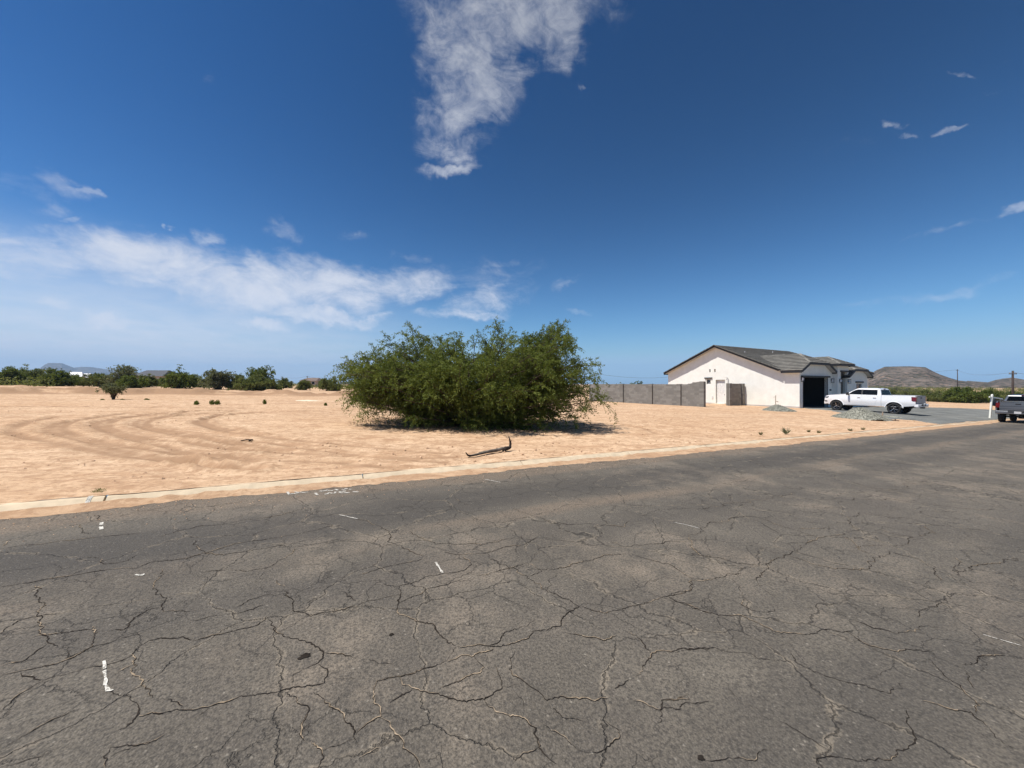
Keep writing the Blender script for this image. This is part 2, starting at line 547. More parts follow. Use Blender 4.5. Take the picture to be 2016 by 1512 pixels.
def mat_stucco(name, col, col2):
    m, nt, b = new_mat(name)
    k = NT(nt)
    v = k.coord()
    a = k.noise(1.6, 7, 0.65, v)
    c = k.mix(k.ramp(a, 0.35, 0.68), col, col2)
    vz = k.coord(scale=(4, 4, 0.35))
    c = k.mix(k.ramp(k.noise(2, 5, 0.6, vz), 0.55, 0.8, 0, 0.12), c, tuple(x * 0.82 for x in col))
    k.l(c, b.inputs['Base Color'])
    b.inputs['Roughness'].default_value = 0.92
    b.inputs['Specular IOR Level'].default_value = 0.15
    k.l(k.bump(k.noise(28, 5, 0.7, v), 0.7, 0.012), b.inputs['Normal'])
    return m

def mat_pieces(name, lo, hi, rough=0.9, extra=None, bscale=40, bdist=0.004, wear=None):
    """colour varies from piece to piece (attribute 'tint'), with grain inside each"""
    m, nt, b = new_mat(name)
    k = NT(nt)
    v = k.coord()
    t = k.attr('tint')
    n = k.noise(9, 6, 0.65, v)
    f = k.math('ADD', t, k.math('MULTIPLY', k.math('SUBTRACT', n, 0.5), 0.5))
    f = k.math('ADD', f, k.math('MULTIPLY', k.math('SUBTRACT', k.noise(42, 4, 0.7, v), 0.5), 0.9))
    c = k.mix(k.ramp(f, 0.0, 1.0, smooth=False), lo, hi)
    if wear:
        c = k.mix(k.ramp(k.noise(0.9, 6, 0.6, v), 0.5, 0.75, 0, 0.5), c, wear)
    k.l(c, b.inputs['Base Color'])
    b.inputs['Roughness'].default_value = rough
    b.inputs['Specular IOR Level'].default_value = 0.2
    k.l(k.bump(k.noise(bscale, 5, 0.65, v), 0.7, bdist), b.inputs['Normal'])
    return m

def mat_leaf(name, lo, hi, trans=0.35):
    m, nt, b = new_mat(name)
    k = NT(nt)
    t = k.attr('tint')
    c = k.mix(t, lo, hi)
    k.l(c, b.inputs['Base Color'])
    b.inputs['Roughness'].default_value = 0.6
    b.inputs['Specular IOR Level'].default_value = 0.12
    tr = k.n('ShaderNodeBsdfTranslucent')
    k.l(k.mix(0.5, c, (0.20, 0.24, 0.03)), tr.inputs[0])
    mx = k.n('ShaderNodeMixShader')
    mx.inputs[0].default_value = trans
    k.l(b.outputs[0], mx.inputs[1])
    k.l(tr.outputs[0], mx.inputs[2])
    k.l(mx.outputs[0], nt.nodes['Material Output'].inputs[0])
    return m

def mat_hill():
    m, nt, b = new_mat('desert_hill_rock')
    k = NT(nt)
    v = k.coord()
    n = k.noise(0.02, 8, 0.65, v)
    n2 = k.noise(0.12, 6, 0.75, v)
    c = k.mix(k.ramp(n, 0.35, 0.65), (0.072, 0.064, 0.052), (0.168, 0.142, 0.118))
    c = k.mix(k.ramp(n2, 0.49, 0.56, 0, 0.85), c, (0.040, 0.042, 0.026))
    c = k.mix(k.ramp(k.noise(0.25, 4, 0.7, v), 0.52, 0.6, 0, 0.75), c, (0.29, 0.21, 0.165))
    k.l(c, b.inputs['Base Color'])
    b.inputs['Roughness'].default_value = 0.95
    b.inputs['Specular IOR Level'].default_value = 0.1
    k.l(k.bump(n2, 1.0, 4.0), b.inputs['Normal'])
    return m

MT['sand'] = mat_sand()
MT['asphalt'] = mat_asphalt()
MT['kerb'] = simple('kerb_concrete', (0.60, 0.485, 0.335), 0.9, var=0.12, scale=6.0, bump=0.004, bscale=60, spec=0.2)
MT['white_paint'] = simple('road_marking_white', (0.50, 0.47, 0.41), 0.85, var=0.4, scale=60, spec=0.2)
m_, nt_, b_ = new_mat('worn_white_survey_paint')
k_ = NT(nt_); v_ = k_.coord()
f_ = k_.ramp(k_.math('ADD', k_.math('MULTIPLY', k_.noise(110, 4, 0.7, v_), 0.7), k_.math('MULTIPLY', k_.noise(20, 3, 0.6, v_), 0.3)), 0.42, 0.54)
k_.l(k_.mix(f_, (0.13, 0.115, 0.09), (0.62, 0.59, 0.52)), b_.inputs['Base Color'])
b_.inputs['Roughness'].default_value = 0.9
MT['white_paint'] = m_
MT['crack_dark'] = simple('crack_void', (0.030, 0.025, 0.021), 1.0, var=0.45, scale=7, spec=0.0)
MT['crack_fill'] = simple('crack_sandy_fill', (0.27, 0.21, 0.145), 1.0, var=0.5, scale=25, spec=0.05)
MT['white_stucco'] = mat_stucco('white_stucco', (0.745, 0.735, 0.67), (0.81, 0.80, 0.735))
MT['grey_stucco'] = mat_stucco('grey_stucco', (0.40, 0.385, 0.365), (0.46, 0.44, 0.415))
MT['recess_shade_stucco'] = mat_stucco('recess_shade_stucco', (0.17, 0.155, 0.14), (0.21, 0.19, 0.175))  # entry niche shadow put into the wall colour
MT['block'] = mat_pieces('concrete_block', (0.168, 0.158, 0.141), (0.245, 0.232, 0.208), 0.95)
MT['mortar'] = simple('mortar', (0.15, 0.137, 0.117), 0.95, spec=0.1)
MT['tile'] = mat_pieces('roof_tile_concrete', (0.115, 0.109, 0.096), (0.225, 0.213, 0.188), 0.85, bscale=30)
MT['black_trim'] = simple('black_painted_board', (0.012, 0.012, 0.013), 0.6)
MT['underlay'] = simple('roof_underlay', (0.03, 0.03, 0.03), 0.9)
MT['interior'] = simple('unfinished_shade_interior', (0.035, 0.03, 0.026), 0.95)  # unfinished framing, with the unlit room's blackness put into the colour
MT['white_door'] = simple('white_painted_door', (0.70, 0.685, 0.65), 0.5)
MT['dark_door'] = simple('bronze_door', (0.09, 0.083, 0.078), 0.5)
MT['glass'] = simple('dark_window_glass', (0.006, 0.007, 0.008), 0.08, spec=0.22, var=0.0)
MT['frame_white'] = simple('white_window_frame', (0.6, 0.6, 0.6), 0.5)
MT['lamp_glass'] = simple('glint_white_lamp_glass', (0.85, 0.87, 0.9), 0.25)  # white colour stands in for sun glints on the unlit lanterns
MT['pipe'] = simple('galvanised_pipe', (0.42, 0.38, 0.30), 0.5, metal=0.3)
MT['gravel'] = mat_pieces('grey_gravel', (0.105, 0.108, 0.100), (0.235, 0.235, 0.215), 0.95, bscale=12, bdist=0.02)
MT['pile_gravel'] = mat_pieces('pale_grey_gravel', (0.15, 0.15, 0.122), (0.35, 0.345, 0.285), 0.95, bscale=14, bdist=0.02)
MT['bark'] = simple('mesquite_bark', (0.085, 0.062, 0.045), 0.95, var=0.35, scale=14, bump=0.01, bscale=30, spec=0.1)
MT['dead_wood'] = simple('sun_bleached_dead_wood', (0.16, 0.135, 0.11), 0.95, var=0.6, scale=5, bump=0.01, bscale=20, spec=0.1)
MT['dead_dark'] = simple('charred_dead_wood', (0.035, 0.028, 0.024), 0.95, var=0.4, scale=6, spec=0.1)
MT['pale_twig'] = simple('pale_bare_twig', (0.20, 0.17, 0.135), 0.95, var=0.2, spec=0.1)
MT['leaf_main'] = mat_leaf('mesquite_leaf', (0.066, 0.091, 0.016), (0.205, 0.238, 0.056))
MT['leaf_dark'] = mat_leaf('dense_leaf', (0.052, 0.074, 0.014), (0.155, 0.190, 0.042))
MT['leaf_olive'] = mat_leaf('olive_leaf', (0.088, 0.102, 0.028), (0.190, 0.205, 0.072))
MT['leaf_pale'] = mat_leaf('pale_grey_green_leaf', (0.095, 0.100, 0.055), (0.20, 0.205, 0.12))
MT['dry_weed'] = mat_leaf('dry_weed_stalk', (0.12, 0.11, 0.05), (0.26, 0.23, 0.11), 0.15)
MT['hill'] = mat_hill()
MT['litter'] = mat_leaf('dry_litter', (0.07, 0.045, 0.028), (0.22, 0.15, 0.09), 0.05)
MT['clod'] = mat_pieces('soil_clod', (0.33, 0.205, 0.125), (0.66, 0.45, 0.29), 0.95)
MT['wood_pole'] = simple('creosoted_pole_wood', (0.045, 0.032, 0.026), 0.9, var=0.3, scale=3)
MT['wire'] = simple('overhead_wire', (0.10, 0.10, 0.11), 0.6)
MT['white_vinyl'] = simple('white_vinyl_post', (0.76, 0.74, 0.66), 0.5, var=0.04)
MT['sign_black'] = simple('black_sign_panel', (0.012, 0.012, 0.018), 0.45)
MT['stake'] = simple('survey_stake_wood', (0.50, 0.37, 0.24), 0.85)
MT['salt'] = simple('pale_caliche_dust', (0.68, 0.58, 0.43), 0.95, spec=0.1)

# ------------------------------------------------------------------ terrain
RD = np.array([ROAD_D.x, ROAD_D.y]); RN = np.array([ROAD_N.x, ROAD_N.y])
V_KERB = 6.65
KERB_W = 0.15
KERB_H = 0.085
V_NEAR = -4.6
def road_z(u):
    return -0.026 * (u - 3.8)

def vnoise(x, y, seed=0):
    """cheap smooth value noise on numpy arrays"""
    xi = np.floor(x).astype(np.int64); yi = np.floor(y).astype(np.int64)
    xf = x - xi; yf = y - yi
    def h(a, b):
        n = (a * 374761393 + b * 668265263 + seed * 1442695041) & 0xffffffff
        n = ((n ^ (n >> 13)) * 1274126177) & 0xffffffff
        n = n ^ (n >> 16)
        return (n & 0xffff) / 65535.0
    sx = xf * xf * (3 - 2 * xf); sy = yf * yf * (3 - 2 * yf)
    a = h(xi, yi) * (1 - sx) + h(xi + 1, yi) * sx
    b = h(xi, yi + 1) * (1 - sx) + h(xi + 1, yi + 1) * sx
    return a * (1 - sy) + b * sy - 0.5

def fbm(x, y, octv=4, seed=0, gain=0.5):
    s = 0; a = 1.0
    for i in range(octv):
        s = s + a * vnoise(x * 2 ** i + 17.3 * i, y * 2 ** i - 9.1 * i, seed + i)
        a *= gain
    return s

def base_G(x, y):
    x = np.asarray(x, float); y = np.asarray(y, float)
    rr = np.hypot(x, y - 10) + 1e-6
    s = np.where(rr < 70, 1.0, (70 + 30 * np.tanh((rr - 70) / 30)) / rr)
    xs = x * s; ys = (y - 10) * s + 10
    return -0.02 * xs - 0.005 * (ys - 15)

def ground_z(x, y):
    """lot surface without tracks"""
    x = np.asarray(x, float); y = np.asarray(y, float)
    u = x * RD[0] + y * RD[1]; v = x * RN[0] + y * RN[1]
    uc = np.clip(u, -120, 160)
    zr = road_z(uc) + KERB_H - 0.004
    g = base_G(x, y)
    t = np.clip((v - V_KERB - KERB_W) / 6.0, 0, 1)
    t = t * t * (3 - 2 * t)
    return zr * (1 - t) + g * t

def hit(px, py, road=False):
    """point of the ground seen at a pixel of the photograph (2016 x 1512)"""
    rx = (px - 1008) / 757.0; rz = (756.0 - py) / 757.0
    lo = 0.8; z = None
    Y = lo
    prev = lo
    while Y < 400:
        x = rx * Y
        g = road_z(x * RD[0] + Y * RD[1]) if road else float(ground_z(x, Y))
        if CAMZ + rz * Y <= g:
            a, b = prev, Y
            for _ in range(24):
                m = (a + b) / 2
                g = road_z(rx * m * RD[0] + m * RD[1]) if road else float(ground_z(rx * m, m))
                if CAMZ + rz * m <= g: b = m
                else: a = m
            return Vector((rx * b, b, g))
        prev = Y
        Y *= 1.02
    return Vector((rx * Y, Y, float(ground_z(rx * Y, Y))))

def at(px, Y):
    x = (px - 1008) / 757.0 * Y
    return Vector((x, Y, float(ground_z(x, Y))))

def hgt(py, Y):
    return CAMZ + (756.0 - py) / 757.0 * Y

# tyre tracks, polylines traced on the lot
def crop(pts, ox, oy, s): return [(ox + p[0] * s, oy + p[1] * s) for p in pts]
TR = []
c1 = lambda *p: TR.append((crop(p, 0, 750, .248), 1.0))
c2 = lambda *p: TR.append((crop(p, 450, 750, .248), 0.8))
c4 = lambda *p: TR.append((crop(p, 1150, 780, .248), 0.6))
c1((400, 295), (250, 320), (140, 362), (88, 395), (150, 430), (280, 465), (450, 495), (650, 545), (850, 580), (1100, 610), (1500, 650), (2016, 700))
c1((1000, 262), (800, 285), (650, 310), (540, 335), (500, 365), (530, 400), (620, 440), (750, 480), (900, 510), (1150, 545), (1500, 590), (2016, 640))
c1((560, 322), (440, 340), (388, 380), (430, 425), (560, 452), (680, 495), (820, 530), (1000, 570), (1300, 610), (1700, 680))
c1((1900, 228), (1350, 250), (1150, 270), (900, 305), (780, 330), (760, 355), (830, 400), (950, 440), (1100, 485), (1300, 520), (1500, 575), (1750, 590), (2016, 610))
c1((1300, 262), (1000, 295), (880, 330), (862, 370), (1000, 430), (1200, 470), (1500, 492), (1700, 520), (2016, 560))
c1((1500, 240), (1300, 285), (1120, 310), (1078, 345), (1150, 380), (1300, 410), (1450, 437), (1650, 470), (1850, 510), (2016, 520))
c1((1850, 240), (1400, 280), (1200, 310), (1165, 345), (1220, 380), (1400, 410), (1600, 450), (1800, 485), (2016, 512))
c1((2016, 258), (1750, 278), (1600, 305), (1560, 330), (1640, 365), (1800, 405), (2016, 430))
c1((2016, 250), (1800, 262), (1660, 295), (1625, 325), (1700, 365), (1850, 395))
c2((0, 405), (200, 430), (400, 458), (800, 490), (1200, 530), (1600, 560), (1850, 570))
c2((0, 480), (300, 490), (500, 515), (800, 560), (1200, 610), (1700, 640))
c2((250, 555), (700, 580), (1100, 600), (1500, 610), (1800, 600))
c2((0, 600), (400, 630), (900, 650), (1300, 690))
c2((0, 265), (300, 250), (700, 235), (900, 235))
c2((0, 190), (200, 188), (600, 178), (900, 185))
c4((50, 190), (250, 210), (400, 235), (500, 262), (590, 300))
c4((300, 185), (600, 215), (900, 250), (1150, 265))
c1((0, 205), (700, 207), (1400, 212), (2016, 216))
c1((1480, 642), (1650, 672), (1850, 690), (2016, 705))
BERM = crop([(-300, 92), (0, 94), (400, 94), (700, 98), (1000, 100), (1250, 98), (1500, 102), (2016, 106), (2800, 118), (3300, 112)], 0, 750, .248)

def polyline_world(pts):
    w = [hit(*p) for p in pts]
    # densify with Catmull-Rom
    out = []
    n = len(w)
    for i in range(n - 1):
        p0 = w[max(i - 1, 0)]; p1 = w[i]; p2 = w[i + 1]; p3 = w[min(i + 2, n - 1)]
        steps = max(3, int((p2 - p1).length / 0.25))
        for s in range(steps):
            t = s / steps
            out.append(0.5 * ((2 * p1) + (p2 - p0) * t + (2 * p0 - 5 * p1 + 4 * p2 - p3) * t * t + (3 * p1 - p0 - 3 * p2 + p3) * t ** 3))
    out.append(w[-1])
    return np.array([(p.x, p.y) for p in out])

def dist_to_polyline(X, Y, P, reach):
    """distance field limited to reach; X, Y are 1-D arrays"""
    D = np.full(X.shape, reach, dtype=float)
    for i in range(len(P) - 1):
        ax, ay = P[i]; bx, by = P[i + 1]
        sel = np.where((X > min(ax, bx) - reach) & (X < max(ax, bx) + reach) & (Y > min(ay, by) - reach) & (Y < max(ay, by) + reach))[0]
        if len(sel) == 0: continue
        px = X[sel] - ax; py = Y[sel] - ay
        dx = bx - ax; dy = by - ay
        t = np.clip((px * dx + py * dy) / (dx * dx + dy * dy + 1e-9), 0, 1)
        d = np.hypot(px - t * dx, py - t * dy)
        D[sel] = np.minimum(D[sel], d)
    return D

def axis(segs):
    out = []
    for a, b, st in segs:
        n = max(1, int(round((b - a) / st)))
        out += list(np.linspace(a, b, n, endpoint=False))
    return out

def grow(a, b, st, k=1.12):
    out = []; x = a; s = st
    while x < b:
        out.append(x); s *= k; x += s
    out.append(b)
    return out

def build_ground():
    us = [-x for x in grow(42, 9000, 0.6, 1.16)][::-1] + axis([(-42, -24, 0.3), (-24, 15, 0.085), (15, 60, 0.3)])[1:] + grow(60, 9000, 0.5, 1.15)
    v0 = V_KERB + 0.118
    vs = axis([(v0, 8.5, 0.07), (8.5, 26, 0.085), (26, 62, 0.33)]) + grow(62, 9000, 0.5, 1.13)
    U, V = np.meshgrid(np.array(us), np.array(vs), indexing='ij')
    X = U * RD[0] + V * RN[0]; Y = U * RD[1] + V * RN[1]
    u = U.ravel(); v = V.ravel()
    v = v + (0.030 * fbm(u * 1.3, u * 0, 3, 135) + 0.012 * fbm(u * 9, u * 0, 2, 137)) * np.clip(1 - (v - v0) / 0.3, 0, 1)
    x = u * RD[0] + v * RN[0]; y = u * RD[1] + v * RN[1]
    z = ground_z(x, y)
    dist = np.zeros_like(z)
    near = np.clip((v - v0) / 0.6, 0, 1)
    lap = 0.010 * fbm(u * 0.9, v * 0, 3, 131) + 0.006 * fbm(u * 6, v * 0, 2, 133) + 0.006 * np.clip((u - 5) / 10, 0, 1)
    z += np.maximum(lap + 0.010, 0.0055) * np.clip(1 - (v - v0) / 0.5, 0, 1)
    far = 1 / (1 + np.maximum(0, np.hypot(x, y) - 90) / 40)
    z += near * far * (0.05 * fbm(x * 0.22, y * 0.22, 4, 3) + 0.016 * fbm(x * 1.7, y * 2.3, 3, 11) + 0.012 * fbm(x * 6, y * 6, 2, 23))
    for pts, w in TR:
        P = polyline_world(pts)
        D = dist_to_polyline(x, y, P, 0.55)
        wob = 1 + 0.8 * fbm(x * 0.8, y * 0.8, 2, 5)
        mod = np.clip(w * wob, 0, 1.3)
        g = 1 / (1 + np.exp((D - 0.125) / 0.018))
        lip = np.exp(-((D - 0.27) / 0.09) ** 2)
        edge = D < 0.54
        rough = vnoise(x * 5.5, y * 5.5, 77)
        z += edge * mod * near * (-0.028 * g + 0.022 * lip * (1 + 1.6 * rough))
        dist = np.maximum(dist, edge * mod * (0.85 * g * (1 + 0.8 * rough) + 0.28 * lip * (1 + 2 * rough)))  # tread is disturbed soil; the lip term paints its shadow tone
    PB = polyline_world(BERM)
    D = dist_to_polyline(x, y, PB, 8.0)
    h = np.exp(-(D / 1.6) ** 2) * (D < 4.9)
    z += 0.42 * h * (1 + 1.5 * fbm(x * 0.5, y * 0.5, 3, 8))
    dist = np.maximum(dist, 1.25 * np.clip(1.6 - D / 3.2, 0, 1) * np.clip(0.75 + 1.3 * fbm(x * 0.35, y * 0.9, 3, 9), 0, 1))  # berm band: disturbed soil, darkened further to paint the slope's shade
    dist = np.maximum(dist, 0.12 * np.clip(fbm(x * 0.25, y * 0.5, 4, 31) * 2, 0, 1))
    nu, nv = len(us), len(vs)
    idx = np.arange(nu * nv).reshape(nu, nv)
    F = np.stack([idx[:-1, :-1], idx[1:, :-1], idx[1:, 1:], idx[:-1, 1:]], -1).reshape(-1, 4)
    o = np_mesh('desert_ground', np.stack([x, y, z], 1), F, MT['sand'], attrs={'disturb_shade': ('POINT', dist)}, smooth=True)
    tag(o, 'graded bare tan desert lot with curved tyre tracks', kind='structure')
    # the far side of the road, behind and beside the camera
    us2 = [-x for x in grow(60, 9000, 4, 1.4)][::-1] + axis([(-60, 60, 1.5)])[1:] + grow(60, 9000, 4, 1.4)
    vs2 = [-x for x in grow(-V_NEAR + 0.2, 9000, 0.4, 1.25)][::-1]
    U, V = np.meshgrid(np.array(us2), np.array(vs2), indexing='ij')
    X = U * RD[0] + V * RN[0]; Y = U * RD[1] + V * RN[1]
    x = X.ravel(); y = Y.ravel()
    uc = np.clip(U.ravel(), -120, 160)
    z = road_z(uc) + 0.07 + 0.05 * fbm(x * 0.2, y * 0.2, 3, 3) * np.clip((-V.ravel() + V_NEAR) / 2, 0, 1)
    nu, nv = len(us2), len(vs2)
    idx = np.arange(nu * nv).reshape(nu, nv)
    F = np.stack([idx[:-1, :-1], idx[1:, :-1], idx[1:, 1:], idx[:-1, 1:]], -1).reshape(-1, 4)
    o = np_mesh('desert_verge', np.stack([x, y, z], 1), F, MT['sand'], attrs={'disturb_shade': ('POINT', np.zeros(len(z)))}, smooth=True)
    tag(o, kind='structure')
build_ground()

def uv_pt(u, v, dz=0.0):
    return Vector((u * RD[0] + v * RN[0], u * RD[1] + v * RN[1], road_z(u) + dz))

ROAD_ROT = Matrix.Rotation(PHI, 4, 'Z')

def build_road():
    us = [-x for x in grow(60, 4000, 5, 1.4)][::-1] + axis([(-60, 60, 2.0)])[1:] + grow(60, 4000, 5, 1.4)
    vs = [V_NEAR, -2, 0, 2, 4, 6, V_KERB + 0.01]
    U, V = np.meshgrid(np.array(us), np.array(vs), indexing='ij')
    z = np.where(np.abs(U) < 120, road_z(U), road_z(np.sign(U) * 120))
    # local coordinates of the road frame so that the material runs along it
    nu, nv = len(us), len(vs)
    idx = np.arange(nu * nv).reshape(nu, nv)
    F = np.stack([idx[:-1, :-1], idx[1:, :-1], idx[1:, 1:], idx[:-1, 1:]], -1).reshape(-1, 4)
    o = np_mesh('road', np.stack([U.ravel(), V.ravel(), z.ravel()], 1), F, MT['asphalt'])
    o.rotation_euler = (0, 0, PHI)
    tag(o, 'weathered grey asphalt road covered in cracks', kind='structure')
    return o
road = build_road()

def to_road(p):
    return (p.x * RD[0] + p.y * RD[1], p.x * RN[0] + p.y * RN[1])

# cracks traced on the road surface, each a narrow sunken-looking seam laid just above the asphalt
K1 = [
 [(0,290),(100,270),(220,262),(370,240),(490,228),(620,212),(790,195)],
 [(0,500),(160,478),(240,460),(380,440),(490,420),(600,403),(760,395),(850,360),(960,350),(1040,343),(1140,310),(1300,262),(1400,245),(1480,235),(1700,195),(1780,180),(1860,155)],
 [(890,222),(960,200),(1020,180),(1110,160),(1250,150),(1390,120),(1560,100),(1700,60)],
 [(490,330),(560,365),(640,368),(720,352),(770,318)],
 [(1090,240),(1115,290),(1150,312),(1250,322),(1380,300),(1480,285),(1560,268),(1640,275)],
 [(1640,275),(1700,270),(1780,258),(1989,230)],
 [(1645,285),(1600,330),(1540,370),(1480,395),(1390,412),(1290,405),(1120,415)],
 [(190,495),(190,545),(215,580),(205,640),(240,665),(220,700),(225,760),(265,810),(320,835)],
 [(0,870),(90,820),(160,790),(240,765),(340,755),(440,742),(520,735)],
 [(0,945),(60,925),(130,915),(180,880),(260,820)],
 [(0,1000),(110,972),(200,955),(320,930),(380,905),(420,890),(510,835),(620,810),(740,770),(800,760)],
 [(520,720),(545,755),(520,800),(505,840),(440,870),(370,900),(380,870),(430,840)],
 [(0,1200),(60,1150),(110,1100),(210,1040),(300,1000),(400,980),(480,955),(560,945),(640,925),(740,880),(760,850),(830,800),(900,785),(1000,785),(1090,795)],
 [(120,980),(125,1000),(210,1035)],
 [(600,1060),(660,1100),(740,1140),(775,1165),(775,1210),(700,1290),(640,1310)],
 [(775,1225),(880,1210),(1000,1190),(1080,1190),(1160,1175),(1240,1150),(1350,1110),(1440,1100),(1560,1085),(1640,1060),(1730,1050),(1810,1040),(1830,1000),(1830,960),(1780,930)],
 [(870,1120),(960,1130),(1010,1180)],
 [(905,640),(1000,635),(1120,630),(1200,605)],
 [(1300,625),(1400,570),(1480,545),(1560,530),(1590,510),(1540,460)],
 [(1590,520),(1640,600),(1650,640),(1740,665),(1860,635),(1989,600)],
 [(910,400),(890,450),(885,520),(905,600),(910,640)],
 [(600,750),(690,740),(820,630),(905,610)],
 [(1080,800),(1200,770),(1350,735),(1440,715),(1490,665),(1530,740),(1600,780),(1700,800),(1760,830),(1810,870),(1770,930),(1700,960),(1640,990),(1630,1040)],
 [(1060,690),(1180,665),(1300,650),(1480,600)],
 [(1810,870),(1900,875),(1989,900)],
 [(0,1512),(120,1480),(240,1450),(330,1400),(380,1360)],
 [(600,1400),(720,1390),(840,1370),(960,1310),(1060,1250),(1170,1180)],
 [(590,1512),(580,1450),(620,1400)], [(620,1450),(700,1412),(850,1375)],
 [(1590,1090),(1680,1160),(1730,1190),(1690,1260),(1680,1330),(1700,1360)],
 [(1740,1370),(1800,1420),(1780,1512)], [(1800,1420),(1900,1385),(1989,1350)],
 [(1750,1090),(1840,1170),(1920,1210),(1930,1250),(1980,1300),(1989,1380)],
 [(1830,1000),(1890,1015),(1989,1010)], [(1890,520),(1940,545),(1989,580)], [(1720,520),(1860,490)],
 [(0,760),(100,690),(200,665),(300,650)], [(640,990),(700,955),(755,930)], [(760,960),(740,1000),(690,1010)],
 [(30,270),(50,235)], [(450,150),(460,175),(520,200)], [(530,95),(560,135)], [(690,85),(672,108)],
 [(850,1120),(780,1000),(760,900),(740,870)], [(0,1400),(120,1340),(300,1240),(420,1190)],
]
K2 = [
 [(0,120),(80,140),(170,180),(200,215),(180,250),(300,300),(390,325)], [(300,190),(400,240),(560,265),(700,265),(840,235)],
 [(500,305),(560,320),(660,315),(760,305),(840,275),(940,262),(1020,215)],
 [(600,330),(640,380),(610,405),(520,420),(400,440),(340,470),(240,495),(250,540),(235,600),(230,640),(330,690),(400,700),(450,740),(500,790),(560,830)],
 [(0,610),(80,575),(180,555),(270,540)], [(235,590),(310,560),(400,510),(500,490),(570,465),(660,455)],
 [(560,835),(640,832),(750,830),(840,830),(900,810),(960,790),(990,750),(1080,735),(1150,715),(1160,670),(1250,610),(1190,570),(1120,540),(1060,515),(960,440),(900,400),(750,340)],
 [(975,440),(1040,410),(960,365),(880,390),(760,420),(680,440)],
 [(1040,400),(1200,380),(1330,345),(1450,320),(1560,320),(1660,350),(1760,375),(1830,420),(1870,450),(1989,455)],
 [(1880,450),(1870,520),(1800,540),(1740,555),(1640,585),(1550,605),(1440,630),(1340,635),(1260,605)], [(1760,555),(1860,605),(1989,650)],
 [(560,835),(530,880),(510,915),(440,945),(340,970),(240,1000),(120,1025),(100,1080),(100,1150),(140,1225),(60,1265),(0,1330)],
 [(140,1235),(190,1260),(230,1330),(280,1410),(340,1460),(360,1512)], [(0,1465),(80,1430),(150,1400)],
 [(510,920),(610,885),(720,865),(780,840)], [(660,880),(720,950),(620,1000),(540,1040),(460,1070)],
 [(250,1010),(260,1050),(330,1070),(420,1095),(520,1125),(620,1145),(720,1130),(790,1080),(820,1060),(800,990),(780,940)],
 [(720,1135),(740,1170),(780,1200),(880,1220),(960,1250),(1010,1290),(1020,1350),(1025,1400),(1060,1440),(1120,1490)],
 [(890,860),(865,900),(860,960),(930,1020),(980,1060),(1040,1100),(1070,1135),(1200,1125),(1340,1140),(1420,1120)], [(820,1060),(880,1050),(940,1040)],
 [(1450,1070),(1520,1025),(1595,990),(1610,940),(1650,900),(1660,870),(1780,860),(1900,845),(1989,850)], [(1650,870),(1600,800),(1500,740)],
 [(1170,755),(1290,780),(1400,800),(1460,770)], [(330,1070),(250,1110),(190,1150)], [(1100,1170),(1240,1240),(1300,1260)],
 [(1050,1270),(1180,1350),(1220,1390),(1280,1425),(1350,1430),(1400,1410),(1480,1340),(1470,1300),(1400,1250)], [(1860,1100),(1770,1130),(1710,1135),(1710,1200),(1680,1270)],
 [(1860,260),(1940,320),(1989,330)], [(1420,245),(1500,275),(1640,260),(1750,245),(1870,250)], [(880,60),(980,100),(1100,145),(1250,150),(1350,150),(1500,165),(1540,130)],
 [(0,440),(100,410),(200,380),(380,345)], [(880,1490),(930,1440),(1020,1400)], [(560,0),(620,40),(740,28)], [(750,830),(830,760),(960,720),(1000,690)], [(1020,215),(1100,235),(1240,250)],
 [(150,480),(240,495)], [(0,900),(60,905),(130,930),(200,930)], [(900,1090),(940,1140),(940,1200)], [(1550,1140),(1700,1190),(1989,1140)],
]
